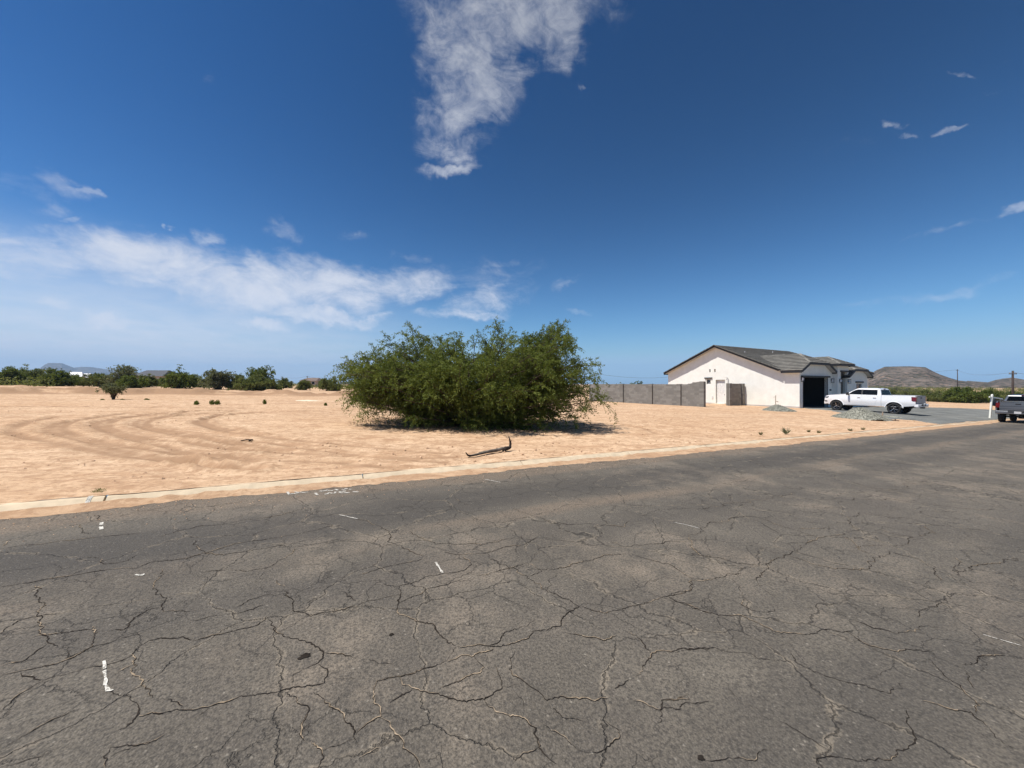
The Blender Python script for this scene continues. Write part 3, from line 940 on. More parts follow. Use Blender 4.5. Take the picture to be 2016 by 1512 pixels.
K3 = [
 [(100,385),(170,345),(260,310),(400,290),(470,305),(560,340),(640,360),(740,395)],
 [(100,385),(110,440),(160,480),(250,490),(330,515),(430,525),(500,515),(590,475),(650,440),(720,405),(760,390),(850,370),(890,330),(900,290),(930,270)],
 [(930,270),(1050,290),(1180,300),(1270,335),(1280,360),(1220,385)], [(590,480),(650,500),(740,530),(800,543),(900,548),(980,545),(1030,490),(1080,460)],
 [(500,520),(460,560),(430,610),(470,650),(520,685)], [(350,570),(370,540)], [(350,565),(230,590),(110,600),(105,650),(0,670)],
 [(0,670),(100,720),(230,765),(350,770),(440,810),(520,850),(640,860),(760,840),(900,845)], [(890,790),(1000,835),(1120,860),(1200,840),(1340,830)],
 [(0,950),(160,930),(300,950),(400,955),(440,985),(600,995)], [(1210,780),(1220,750),(1280,730),(1360,690),(1350,650)],
 [(590,945),(620,1000),(720,1045),(860,1095),(960,1110),(1080,1150),(1140,1100)], [(1140,1210),(1155,1290),(1200,1390),(1140,1430),(1080,1475),(960,1480),(790,1455),(720,1490)],
 [(550,1290),(640,1340),(720,1390),(780,1430)], [(290,1130),(350,1190),(430,1240),(500,1280)], [(1390,490),(1395,530),(1440,590),(1500,620)],
 [(1430,1020),(1460,1090),(1490,1130)], [(1430,1010),(1500,970),(1640,960)], [(870,850),(960,910),(1080,940),(1200,940),(1300,945)],
 [(870,115),(960,145),(1070,165),(1150,130),(1300,110),(1440,115),(1560,130),(1700,135)], [(0,260),(150,250),(300,225),(480,205),(620,170)],
 [(560,230),(760,250),(900,255)], [(940,310),(1000,340),(1120,380),(1190,390),(1160,425)], [(750,210),(1100,205),(1250,230),(1450,250),(1700,270)],
 [(1230,285),(1400,262)], [(630,350),(800,350)], [(850,390),(950,460),(1010,480)], [(180,1480),(280,1470),(420,1480),(500,1430)], [(1240,1190),(1380,1230),(1470,1240),(1560,1320)],
 [(1560,1320),(1640,1400),(1729,1440)], [(370,690),(360,720),(400,745),(520,740)], [(1080,460),(1200,490),(1300,540),(1320,600)], [(1400,560),(1560,520),(1729,500)],
 [(1250,970),(1300,1020),(1420,1110),(1500,1250)], [(100,1170),(0,1180)], [(900,440),(1050,430),(1160,425)],
]
def crack_builder():
    dark_v = []; dark_f = []; fill_v = []; fill_f = []
    def strip(V, F, pts, w, dz, off=0.0, seed=0):
        n = len(pts)
        b0 = len(V)
        for i in range(n):
            p = pts[i]
            d = pts[min(i + 1, n - 1)] - pts[max(i - 1, 0)]
            d = d / (np.hypot(*d) + 1e-9)
            q = np.array([-d[1], d[0]])
            e = min(1.0, 0.25 + min(i, n - 1 - i) / 5.0)
            ww = w[i] * e
            c = p + q * off
            for s in (-0.5, 0.5):
                a = c + q * (s * ww * random.uniform(0.7, 1.3))
                V.append((a[0], a[1], road_z(a[0]) + dz))
        for i in range(n - 1):
            k = b0 + 2 * i
            F.append((k, k + 2, k + 3, k + 1))
    lines = [(p, .3519, 0, 980) for p in K1] + [(p, .3519, 700, 980) for p in K2] + [(p, .4049, 1316, 900) for p in K3]
    for pts, s, ox, oy in lines:
        w = []
        for (a, b) in pts:
            h = hit(ox + a * s, oy + b * s, road=True)
            w.append(np.array(to_road(h)))
        # subdivide with jitter
        for lvl in range(6):
            nw = [w[0]]
            for a, b in zip(w[:-1], w[1:]):
                L = np.hypot(*(b - a))
                if L > 0.018:
                    q = np.array([-(b - a)[1], (b - a)[0]]) / L
                    nw.append((a + b) / 2 + q * random.gauss(0, 0.08 if lvl < 2 else 0.15) * L)
                nw.append(b)
            w = nw
        n = len(w)
        f = np.arange(n) * 0.05 + random.uniform(0, 99)
        major = min(1.0, n / 110.0)
        g = np.array([mnoise.noise(Vector((t, 3.1, 0))) for t in f])
        g2 = np.array([mnoise.noise(Vector((t * 1.3, 9.7, 4))) for t in f])
        wd = np.clip(0.0028 + 0.0022 * major + 0.0065 * g, 0.0007, 0.0085) * rng.uniform(0.6, 1.5, n)
        strip(dark_v, dark_f, w, wd, 0.0030)
        # sandy fill where the seam has opened
        i = 0
        while i < n - 3:
            if g2[i] > 0.10:
                j = i
                while j < n - 1 and g2[j] > 0.08: j += 1
                if j - i > 3:
                    ws = np.clip((g2[i:j] - 0.05) * 0.020, 0.0012, 0.005) * rng.uniform(0.15, 1.5, j - i)
                    strip(fill_v, fill_f, w[i:j], ws, 0.0045, off=0.002)
                i = j
            i += 1
    for nm, V, F, m in (('crack', dark_v, dark_f, MT['crack_dark']), ('crack_fill', fill_v, fill_f, MT['crack_fill'])):
        o = np_mesh(nm, np.array(V), np.array(F), m, parent=road)
        o['kind'] = 'stuff'
crack_builder()

# painted survey marks on the road
def paint(strokes, width, name='paint_mark', dz=0.005, jit=0.25):
    bm = bmesh.new()
    for pts in strokes:
        w = [Vector((*to_road(hit(px, py, road=True)), 0)) for px, py in pts]
        fine = []
        for a, b in zip(w[:-1], w[1:]):
            n = max(1, int((b - a).length / 0.03))
            fine += [a.lerp(b, i / n) for i in range(n)]
        fine.append(w[-1])
        prev = None
        for i, p in enumerate(fine):
            d = (fine[min(i + 1, len(fine) - 1)] - fine[max(i - 1, 0)]).normalized()
            q = Vector((-d.y, d.x, 0))
            a = p + q * width / 2 * random.uniform(1 - jit, 1 + jit)
            b = p - q * width / 2 * random.uniform(1 - jit, 1 + jit)
            a.z = road_z(a.x) + dz; b.z = road_z(b.x) + dz
            va, vb = bm.verts.new(a), bm.verts.new(b)
            if prev: bm.faces.new([prev[0], prev[1], vb, va])
            prev = (va, vb)
    return obj(name, bm, MT['white_paint'], road)
S3 = lambda *p: crop(p, 550, 950, .0794)
paint([S3((200, 235), (235, 300), (370, 280), (490, 262))], 0.032)
paint([S3((380, 235), (470, 250), (500, 245)), S3((510, 240), (600, 255), (705, 240))], 0.028)
paint([S3((890, 265), (925, 300), (940, 315))], 0.035)
paint([S3((1000, 215), (1050, 218), (1150, 205), (1200, 190)), S3((1120, 295), (1180, 290), (1240, 255), (1320, 275))], 0.032)
paint([S3((1200, 210), (1330, 208)), S3((1350, 180), (1400, 175), (1460, 200)), S3((1390, 235), (1380, 265), (1340, 275))], 0.028)
paint([S3((1540, 175), (1600, 180), (1640, 160), (1690, 160)), S3((1650, 220), (1550, 222), (1475, 242), (1560, 268), (1740, 255))], 0.032)
paint([S3((1740, 168), (1780, 178)), S3((1820, 235), (1960, 238))], 0.03)
paint([[(200, 1029), (200, 1034)], [(199, 1037), (200, 1043)]], 0.030)
paint([[(205, 1302), (206, 1318)], [(206, 1321), (208, 1350)], [(208, 1350), (213, 1360), (221, 1361)]], 0.014, jit=0.6)
paint([[(1328, 1029), (1352, 1034), (1378, 1041)]], 0.012)
paint([[(668, 1014), (690, 1019), (704, 1022)]], 0.014, jit=0.5)
paint([[(955, 944), (985, 950)]], 0.02)
paint([[(857, 1107), (863, 1116), (872, 1129)]], 0.016, jit=0.5)
paint([[(1935, 1250), (1975, 1262), (2010, 1272)]], 0.006, jit=0.5)
paint([[(267, 1132), (283, 1133)], [(272, 1134), (285, 1131)]], 0.02, jit=0.6)
# small dark potholes / oil drips
def blot(px, py, r):
    c = Vector((*to_road(hit(px, py, road=True)), 0))
    bm = bmesh.new()
    vs = []
    for k in range(14):
        a = 2 * math.pi * k / 14
        rr = r * random.uniform(0.6, 1.25)
        p = c + Vector((math.cos(a) * rr * 1.3, math.sin(a) * rr, 0))
        p.z = road_z(p.x) + 0.004
        vs.append(bm.verts.new(p))
    bm.faces.new(vs)
    obj('tar_spot', bm, MT['crack_dark'], road)
blot(599, 1293, 0.024); blot(771, 1250, 0.012); blot(1380, 1494, 0.012); blot(735, 1419, 0.005)

# kerb, cast in lengths with open joints, and the sand banked against its foot
def build_kerb():
    prof = [(0.0, -0.1), (0.0, 0.012), (0.03, KERB_H * 0.42), (0.095, KERB_H * 0.92), (0.115, KERB_H), (KERB_W, KERB_H + 0.005), (KERB_W, -0.1)]
    ju = to_road(hit(216, 985, road=True))[0]
    ends = []
    u = ju - 3.05 * 14
    while u < 75:
        ends.append(u); u += 3.05
    k0 = None
    for i in range(len(ends) - 1):
        a, b = ends[i] + 0.008, ends[i + 1] - 0.008
        if abs(ends[i] - ju) < 0.01: a += 0.006
        bm = bmesh.new()
        n = 14
        rings = []
        for s in range(n + 1):
            uu = a + (b - a) * s / n
            rings.append([bm.verts.new(uv_pt(uu, V_KERB + p[0] + random.uniform(-.002, .002), p[1] + random.uniform(-.0015, .0015))) for p in prof])
        for r0, r1 in zip(rings[:-1], rings[1:]):
            for q in range(len(prof) - 1):
                bm.faces.new([r0[q], r1[q], r1[q + 1], r0[q + 1]])
        bm.faces.new(rings[0]); bm.faces.new(rings[-1][::-1])
        bmesh.ops.recalc_face_normals(bm, faces=bm.faces[:])
        o = obj('kerb', bm, MT['kerb'])
        tag(o, kind='structure')
    # far straight run as one piece both ways
    for (ua, ub) in ((-160, ends[0]), (ends[-1], 160)):
        bm = bmesh.new()
        r = [[bm.verts.new(uv_pt(x, V_KERB + p[0], p[1])) for p in prof] for x in (ua, ub)]
        for q in range(len(prof) - 1):
            bm.faces.new([r[0][q], r[1][q], r[1][q + 1], r[0][q + 1]])
        bmesh.ops.recalc_face_normals(bm, faces=bm.faces[:])
        tag(obj('kerb', bm, MT['kerb']), kind='structure')
    # kerb on the camera's side
    bm = bmesh.new()
    r = [[bm.verts.new(uv_pt(x, V_NEAR - p[0], p[1])) for p in prof] for x in (-160, 160)]
    for q in range(len(prof) - 1):
        bm.faces.new([r[0][q], r[1][q], r[1][q + 1], r[0][q + 1]])
    bmesh.ops.recalc_face_normals(bm, faces=bm.faces[:])
    tag(obj('kerb', bm, MT['kerb']), kind='structure')
    # white paint tick across the kerb
    bm = bmesh.new()
    u = to_road(hit(185, 988, road=True))[0]
    pr = [(p[0] - 0.003, p[1] + 0.004) for p in prof[1:6]]
    a = [bm.verts.new(uv_pt(u - 0.022, V_KERB + p[0], p[1])) for p in pr]
    b = [bm.verts.new(uv_pt(u + 0.022, V_KERB + p[0], p[1])) for p in pr]
    for q in range(len(pr) - 1):
        bm.faces.new([a[q], b[q], b[q + 1], a[q + 1]])
    o = obj('kerb_paint_mark', bm, MT['white_paint'])
    tag(o, kind='structure')
build_kerb()

def build_gutter_sand():
    us = np.array(axis([(-60, -10, 0.2), (-10, 25, 0.04), (25, 75, 0.15)]))
    m = 9
    w = 0.27 + 0.20 * fbm(us * 0.9, us * 0 + 3.3, 3, 41) + 0.10 * fbm(us * 7, us * 0 + 1.3, 3, 43) + 0.16 * np.clip((us - 4) / 10, 0, 1) * (us < 40)
    crest = 0.016 + 0.030 * np.clip(0.4 + fbm(us * 0.8, us * 0 + 8.1, 3, 45), 0, 1) + 0.018 * fbm(us * 5, us * 0, 3, 47)
    crest += 0.03 * np.clip((us - 6) / 14, 0, 1)
    crest = np.clip(crest, 0.008, KERB_H * 0.93)
    V = []
    for j in range(m):
        t = j / (m - 1)
        vv = V_KERB + 0.045 - (w + 0.045) * t
        h = crest * (1 - t) ** 1.3 + 0.004 - 0.003 * t + 0.005 * fbm(us * 9, us * 0 + j * 1.7, 2, 49) * (1 - t)
        if j == m - 1: h = np.full_like(us, 0.0012)
        V.append(np.stack([us, vv, road_z(us) + h], 1))
    V = np.stack(V, 1).reshape(-1, 3)
    n = len(us)
    idx = np.arange(n * m).reshape(n, m)
    F = np.stack([idx[:-1, :-1], idx[:-1, 1:], idx[1:, 1:], idx[1:, :-1]], -1).reshape(-1, 4)
    # road frame to world
    P = V.copy()
    P[:, 0] = V[:, 0] * RD[0] + V[:, 1] * RN[0]
    P[:, 1] = V[:, 0] * RD[1] + V[:, 1] * RN[1]
    o = np_mesh('gutter_sand', P, F, MT['sand'], attrs={'disturb_shade': ('POINT', np.full(len(P), 0.30))}, smooth=True)
    tag(o, 'reddish sand drifted along the foot of the kerb', kind='stuff')
build_gutter_sand()

# ------------------------------------------------------------------ scattered clods and grit
def scatter_rocks(name, pts, sizes, mat, label=None, kind='stuff', flat=0.6, parent=None):
    base = np.array([(1, 0, 0), (-1, 0, 0), (0, 1, 0), (0, -1, 0), (0, 0, 1), (0, 0, -1)], float)
    f0 = np.array([(0, 2, 4), (2, 1, 4), (1, 3, 4), (3, 0, 4), (2, 0, 5), (1, 2, 5), (3, 1, 5), (0, 3, 5)])
    n = len(pts)
    a = rng.uniform(0, 2 * np.pi, n)
    V = base[None] * rng.uniform(0.6, 1.35, (n, 6, 3))
    c, s = np.cos(a)[:, None], np.sin(a)[:, None]
    x = V[..., 0] * c - V[..., 1] * s; y = V[..., 0] * s + V[..., 1] * c
    V = np.stack([x, y, V[..., 2] * flat], -1) * sizes[:, None, None] + pts[:, None, :]
    F = f0[None] + (np.arange(n) * 6)[:, None, None]
    t = np.repeat(rng.uniform(0, 1, n), 6)
    o = np_mesh(name, V.reshape(-1, 3), F.reshape(-1, 3), mat, parent=parent, attrs={'tint': ('POINT', t)})
    if kind: o['kind'] = kind
    if label: o['label'] = label
    return o

def clods():
    n = 30000
    u = rng.uniform(-26, 45, n); v = V_KERB + 0.2 + 30 * rng.uniform(0, 1, n) ** 1.7
    dens = fbm(u * 0.5, v * 0.9, 3, 61)
    keep = dens + rng.uniform(-0.5, 0.5, n) > 0.05
    u, v = u[keep], v[keep]
    x = u * RD[0] + v * RN[0]; y = u * RD[1] + v * RN[1]
    z = ground_z(x, y) + 0.005
    s = 0.008 + 0.035 * rng.uniform(0, 1, len(x)) ** 5
    scatter_rocks('soil_clods', np.stack([x, y, z], 1), s, MT['clod'], 'small tan clods and stones strewn over the bare lot')
    # grit on the asphalt near the kerb and in the foreground
    n = 2600
    u = rng.uniform(-10, 30, n); v = V_KERB - 0.1 - np.abs(rng.normal(0, 0.45, n))
    x = u * RD[0] + v * RN[0]; y = u * RD[1] + v * RN[1]
    z = road_z(u) + 0.002
    scatter_rocks('road_grit', np.stack([x, y, z], 1), rng.uniform(0.003, 0.010, n), MT['clod'], 'loose grit on the asphalt along the kerb')
clods()

# ------------------------------------------------------------------ leaves
def leaf_cloud(name, P, D, L, W, tint, mat, parent, droop=0.0):
    """P centres, D unit directions, L lengths, W widths -> diamond leaves"""
    n = len(P)
    r = rng.normal(size=(n, 3))
    S = np.cross(D, r)
    S /= np.linalg.norm(S, axis=1, keepdims=True) + 1e-9
    a = P
    b = P + D * (L * 0.5)[:, None] + S * (W * 0.5)[:, None]
    c = P + D * L[:, None]
    d = P + D * (L * 0.5)[:, None] - S * (W * 0.5)[:, None]
    V = np.stack([a, b, c, d], 1).reshape(-1, 3)
    F = np.arange(4 * n).reshape(n, 4)
    o = np_mesh(name, V, F, mat, parent=parent, attrs={'tint': ('FACE', tint)})
    return o

def tubes_np(name, curves, mat, parent, seg=4):
    """curves: list of (points (k,3), radii (k,)) -> one mesh of tapered tubes"""
    VV = []; FF = []; base = 0
    ang = 2 * np.pi * np.arange(seg) / seg
    for pts, rad in curves:
        k = len(pts)
        d = np.gradient(pts, axis=0)
        d /= np.linalg.norm(d, axis=1, keepdims=True) + 1e-9
        ref = np.array([0.31, 0.17, 0.93])
        s = np.cross(d, ref); s /= np.linalg.norm(s, axis=1, keepdims=True) + 1e-9
        t = np.cross(d, s)
        ring = pts[:, None] + rad[:, None, None] * (np.cos(ang)[None, :, None] * s[:, None] + np.sin(ang)[None, :, None] * t[:, None])
        VV.append(ring.reshape(-1, 3))
        i = base + np.arange(k * seg).reshape(k, seg)
        j = np.roll(i, -1, axis=1)
        FF.append(np.stack([i[:-1], j[:-1], j[1:], i[1:]], -1).reshape(-1, 4))
        base += k * seg
    return np_mesh(name, np.concatenate(VV), np.concatenate(FF), mat, parent=parent, smooth=True)

def bezier(p0, p1, p2, k):
    t = np.linspace(0, 1, k)[:, None]
    return (1 - t) ** 2 * p0 + 2 * t * (1 - t) * p1 + t * t * p2

def mesquite(name, loc, sample, label, cat, group=None, limbs=60, subs=6, sprays=8, leaves=28, leaf=(0.07, 0.026), spray_len=(0.3, 0.6),
             mats=('leaf_main', 'bark'), base_r=0.4, limb_r=0.06, up=0.5, tint_fn=None, bare=0.0, bushy=0.7, scale=1.0, trunk_seg=5):
    """sample(n) gives n target points (local), spread over the crown; branches grow to them from the base"""
    root = empty(name, loc)
    tag(root, label, cat, group)
    T = sample(limbs)
    curves = []; twigs = []
    PP = []; DD = []; TT = []
    for i in range(limbs):
        tgt = T[i]
        a = math.atan2(tgt[1], tgt[0]) + rng.normal(0, 0.4)
        b0 = np.array([math.cos(a) * base_r * rng.uniform(0.2, 1), math.sin(a) * base_r * rng.uniform(0.2, 1), -0.08])
        mid = np.array([tgt[0] * 0.35, tgt[1] * 0.35, max(tgt[2] * up * 1.5, 0.25)]) + rng.normal(0, 0.12 * scale, 3)
        C = bezier(b0, mid, tgt, 9)
        C[1:-1] += rng.normal(0, 0.035 * scale, (7, 3))
        r = limb_r * rng.uniform(0.6, 1.1)
        curves.append((C, np.linspace(r, r * 0.18, 9)))
        ltint = rng.uniform(-0.22, 0.22)
        for j in range(subs):
            t = rng.uniform(0.30, 1.0)
            k = int(t * 8); k2 = min(k + 1, 8); f = t * 8 - k
            o = C[k] * (1 - f) + C[k2] * f
            d = C[k2] - C[max(k2 - 1, 0)]
            d = d / (np.linalg.norm(d) + 1e-9)
            out = np.array([tgt[0], tgt[1], 0.0]); out /= np.linalg.norm(out) + 1e-6
            dirv = d * 0.6 + out * 0.25 + rng.normal(0, 0.55, 3) + np.array([0, 0, 0.18])
            dirv /= np.linalg.norm(dirv)
            ln = rng.uniform(0.45, 1.05) * scale * (1.15 - 0.35 * t)
            e = o + dirv * ln
            e[2] = max(e[2], 0.10)
            m = (o + e) / 2 + np.array([0, 0, 0.10 * scale])
            S = bezier(o, m, e, 5)
            twigs.append((S, np.linspace(0.011, 0.004, 5) * scale))
            if rng.uniform() < bare: continue
            for q in range(sprays):
                tt = rng.uniform(0.1, 1.0)
                kk = tt * 4; ki = int(min(kk, 3)); ff = kk - ki
                so = S[ki] * (1 - ff) + S[ki + 1] * ff
                sd_ = dirv * 0.55 + rng.normal(0, 0.65, 3) + np.array([0, 0, 0.25])
                sd_ /= np.linalg.norm(sd_)
                sl = rng.uniform(*spray_len)
                n = leaves
                s = np.linspace(0.08, 1, n)
                # sprays arch over and hang
                pos = so + sd_ * (sl * s)[:, None] + np.array([0, 0, -1.0]) * (0.42 * sl * s ** 2)[:, None]
                tang = sd_ + np.array([0, 0, -0.84]) * s[:, None]
                tang /= np.linalg.norm(tang, axis=1, keepdims=True)
                ld = tang * 0.55 + rng.normal(0, 0.6, (n, 3)) + np.array([0, 0, -0.15])
                ld /= np.linalg.norm(ld, axis=1, keepdims=True)
                pos = pos + rng.normal(0, 0.018 * scale, (n, 3))
                pos[:, 2] = np.maximum(pos[:, 2], 0.03)
                PP.append(pos); DD.append(ld)
                tv = 0.45 + ltint + rng.normal(0, 0.24)
                TT.append(np.clip(tv + rng.normal(0, 0.12, n), 0, 1))
    tr = tubes_np('trunk', curves, MT[mats[1]], root, seg=trunk_seg)
    tw = tubes_np('branches', twigs, MT[mats[1]], root, seg=3)
    tw['kind'] = 'stuff'
    if PP:
        P = np.concatenate(PP); D = np.concatenate(DD); TI = np.concatenate(TT)
        n = len(P)
        cr = leaf_cloud('crown', P, D, rng.uniform(0.7, 1.3, n) * leaf[0], rng.uniform(0.7, 1.3, n) * leaf[1], TI, MT[mats[0]], root)
        cr['kind'] = 'stuff'
    return root

# ---- the big mesquite
BZ = 15.3
bush_c = at(925, BZ)
SC = 757 / BZ
GY = 838.0
topx = np.array([676, 690, 705, 740, 760, 800, 835, 870, 910, 945, 985, 1010, 1045, 1070, 1090, 1110, 1122, 1150, 1160, 1168, 1195])
topy = np.array([800, 700, 688, 700, 668, 655, 640, 656, 662, 652, 640, 652, 656, 642, 630, 648, 690, 700, 725, 780, 812])
def env_top(x):
    return np.interp(x * SC + 925, topx, (GY - topy) / SC)
def big_sample(n):
    out = []
    while len(out) < n:
        x = rng.uniform(-4.6, 4.85); y = rng.uniform(-3.1, 3.1)
        if rng.uniform() < 0.25: x = math.copysign(rng.uniform(3.0, 4.6), rng.uniform(-1, 1))
        fy = max(0.0, 1 - (y / 3.2) ** 2) ** 0.5
        fx = max(0.0, 1 - (x / 5.3) ** 2) ** 0.5
        if abs(y) > 3.2 * fx + 0.15: continue
        top = (float(env_top(np.array(x))) - 0.38) * (0.42 + 0.58 * fy)
        z = top * rng.uniform(0.12, 1.0) ** 0.55
        # mostly near the outer shell
        rr = math.sqrt((x / 5.1) ** 2 + (y / 3.2) ** 2 + (z / max(top, 0.3)) ** 2 * 0.75)
        if rng.uniform() > 0.12 + 0.88 * min(rr, 1) ** 2: continue
        if z < 0.45 and rr < 0.75: continue
        out.append((x, y, max(z, 0.22)))
    return np.array(out)
def big_sample_full(n):
    P = big_sample(n - 42)
    extra = []
    # skyline leaders and low skirts that the photograph shows
    for px, py in ((700, 700), (690, 715), (720, 695), (770, 680), (805, 665), (835, 655), (850, 660), (880, 668), (905, 672), (940, 662), (960, 665), (985, 655), (1000, 662), (1035, 668),
                   (1070, 655), (1088, 642), (1095, 648), (1105, 655), (1118, 700), (1145, 708), (1155, 725), (1160, 745), (1162, 765)):
        extra.append(((px - 925) / SC, rng.uniform(-0.8, 0.8), (GY - py) / SC - 0.1))
    for px, py in ((700, 795), (715, 800), (740, 806), (690, 785), (760, 812), (800, 822), (860, 830), (930, 838), (960, 842), (990, 845), (1020, 842), (1060, 838), (1090, 832), (1120, 822), (1150, 812),
                   (1170, 803), (1185, 802), (1100, 835), (1075, 845), (1000, 850), (950, 846), (1140, 815), (830, 826)):
        x = (px - 925) / SC
        extra.append((x, rng.uniform(-2.6, -1.0) * max(0.1, 1 - (x / 5.2) ** 2) ** 0.5, max((GY - py) / SC + 0.30, 0.25)))
    return np.concatenate([P, np.array(extra)])
mesquite('mesquite_tree', (bush_c.x, bush_c.y, bush_c.z - 0.02), big_sample_full, 'large sprawling green mesquite standing alone in the middle of the bare lot', 'tree',
         limbs=340, subs=6, sprays=8, leaves=24, leaf=(0.078, 0.028), spray_len=(0.28, 0.6), base_r=0.45, limb_r=0.05, up=0.45)

# litter of dropped leaves and twigs beneath it
def litter():
    n = 5000
    a = rng.uniform(0, 2 * np.pi, n); r = rng.uniform(0, 1, n) ** 0.6
    x = bush_c.x + np.cos(a) * r * 4.9 + 0.2; y = bush_c.y + np.sin(a) * r * 3.1
    P = np.stack([x, y, ground_z(x, y) + 0.03 + 0.03 * rng.uniform(0, 1, n)], 1)
    D = rng.normal(size=(n, 3)) * np.array([1, 1, 0.12]); D /= np.linalg.norm(D, axis=1, keepdims=True)
    o = leaf_cloud('leaf_litter', P, D, rng.uniform(0.04, 0.16, n), rng.uniform(0.008, 0.02, n), rng.uniform(0, 1, n), MT['litter'], None)
    tag(o, 'dry brown leaf litter and twigs fallen beneath the mesquite', kind='stuff')
litter()

# ---- background trees
def blob_sample(W, H, D, low=0.12, lumps=None):
    def f(n):
        out = []
        while len(out) < n:
            x, y = rng.uniform(-1, 1, 2)
            if x * x + y * y > 1: continue
            top = math.sqrt(max(0, 1 - (x * x + y * y) * 0.85)) * (0.82 + 0.3 * mnoise.noise(Vector((x * 2.3 + W, y * 2 + H, D))))
            z = top * rng.uniform(low, 1) ** 0.6
            out.append((x * W / 2, y * D / 2, max(z * H * 0.93, 0.15)))
        return np.array(out)
    return f

def bg_tree(name, px, Y, top_py, width_px, label, mats=('leaf_dark', 'bark'), group=None, cat='tree', low=0.12, bare=0.0, dens=1.0, dz=0.0, limbs=34):
    p = at(px, Y)
    H = hgt(top_py, Y) - p.z
    W = width_px / 757 * Y * 0.88
    H *= 1.27 if px < 700 else 1.08
    s = max(0.4, min(1.6, H / 3.2))
    k = Y / 62.0
    n = int(limbs * dens * min(2.2, max(0.6, W / H / 1.3)))
    return mesquite(name, (p.x, p.y, p.z + dz), blob_sample(W * 0.86, H * 0.90, W * 0.7, low), label, cat, group, limbs=n, subs=5, sprays=7, leaves=8,
             leaf=(0.21 * s ** 0.5, 0.11 * s ** 0.5), spray_len=(0.25 * s, 0.55 * s), mats=mats, base_r=0.25 * s, limb_r=0.055 * s, scale=s * 0.85, bare=bare, trunk_seg=4)

G1 = 'desert trees along the far edge of the lot'
bg_tree('desert_tree', 18, 74, 719, 60, 'dark green tree at the far left edge behind the lot', group=G1)
bg_tree('desert_tree', 62, 78, 722, 70, 'olive green tree second from the left edge beyond the lot', mats=('leaf_olive', 'bark'), group=G1)
bg_tree('desert_tree', 118, 68, 728, 82, 'broad low green tree beneath the distant blue mountain', group=G1)
bg_tree('desert_tree', 92, 84, 721, 40, 'dark crown just left of the distant blue mountain', group=G1)
bg_tree('desert_tree', 200, 70, 729, 66, 'olive shrubby tree at the left foot of the bare-topped tree', mats=('leaf_olive', 'bark'), group=G1)
bg_tree('desert_tree', 241, 66, 710, 72, 'half bare grey-topped tree beside the dark roofed house', mats=('leaf_pale', 'pale_twig'), group=G1, bare=0.35)
bg_tree('desert_tree', 262, 63, 735, 66, 'dense green undergrowth tree below the bare-topped crown', group=G1)
bg_tree('desert_tree', 292, 70, 735, 34, 'small pale green tree in front of the dark roofed house', mats=('leaf_olive', 'bark'), group=G1)
bg_tree('desert_tree', 355, 66, 724, 82, 'rounded green tree right of the dark roofed house', mats=('leaf_dark', 'bark'), group=G1)
bg_tree('desert_tree', 430, 64, 719, 68, 'upright grey-green tree with a visible forked trunk', mats=('leaf_pale', 'bark'), group=G1, low=0.3)
bg_tree('desert_tree', 470, 66, 738, 60, 'low green tree between the forked tree and the tall dense tree', mats=('leaf_olive', 'bark'), group=G1)
bg_tree('desert_tree', 514, 68, 711, 68, 'tallest dense dark green tree of the row beyond the lot', group=G1, dens=1.3)
bg_tree('desert_tree', 508, 62, 740, 118, 'wide low olive bush at the foot of the tallest tree', mats=('leaf_olive', 'bark'), group=G1, dens=1.3)
bg_tree('desert_bush', 600, 72, 745, 30, 'small green bush in the gap left of the big mesquite', mats=('leaf_olive', 'bark'), group=G1, cat='bush')
bg_tree('desert_bush', 652, 70, 742, 50, 'rounded olive bush just left of the big mesquite', mats=('leaf_olive', 'bark'), group=G1, cat='bush')
bg_tree('desert_bush', 637, 92, 739, 22, 'dark round bush behind the olive bush left of the mesquite', group=G1, cat='bush')
bg_tree('desert_tree', 16, 130, 713, 26, 'lone dark tree topping the rise at the far left', group=G1)
bg_tree('desert_tree', 150, 100, 737, 50, 'dark shrub in front of the white roofed house', group=G1)
bg_tree('desert_bush', 165, 78, 741, 34, 'green bush below the white roofed house', mats=('leaf_dark', 'bark'), group=G1, cat='bush')
bg_tree('desert_bush', 400, 80, 742, 60, 'low dark bush behind the forked grey-green tree', group=G1, cat='bush')
bg_tree('desert_bush', 560, 90, 745, 34, 'reddish green bush right of the tallest tree', mats=('leaf_olive', 'bark'), group=G1, cat='bush')
bg_tree('desert_tree', 318, 88, 741, 40, 'green shrub hiding the wall of the dark roofed house', mats=('leaf_dark', 'bark'), group=G1)

G2 = 'trees below the brown hills'
bg_tree('desert_tree', 1764, 80, 763, 100, 'pale olive tree behind the white pickup bed', mats=('leaf_olive', 'bark'), group=G2)
bg_tree('desert_tree', 1828, 76, 762, 100, 'broad olive tree right of the white pickup', mats=('leaf_olive', 'bark'), group=G2, dens=1.2)
bg_tree('desert_tree', 1898, 70, 754, 88, 'dense dark green rounded tree between the two pickups', group=G2, dens=1.5)
bg_tree('desert_tree', 1940, 72, 761, 62, 'dark green tree directly behind the white sign post', group=G2, dens=1.2)
bg_tree('desert_tree', 1862, 72, 775, 60, 'low green bushy tree at the left foot of the dense dark tree', mats=('leaf_olive', 'bark'), group=G2)
bg_tree('desert_tree', 1985, 90, 766, 70, 'olive tree seen over the cab of the grey pickup', mats=('leaf_olive', 'bark'), group=G2)
bg_tree('desert_tree', 1730, 96, 766, 60, 'pale tree at the house end of the hillside trees', mats=('leaf_pale', 'bark'), group=G2)
bg_tree('desert_tree', 2040, 84, 768, 70, 'green tree at the right edge behind the grey pickup', group=G2)
bg_tree('desert_tree', 1780, 130, 759, 120, 'grey-green scrub tree at the foot of the big hill', mats=('leaf_pale', 'bark'), group=G2)

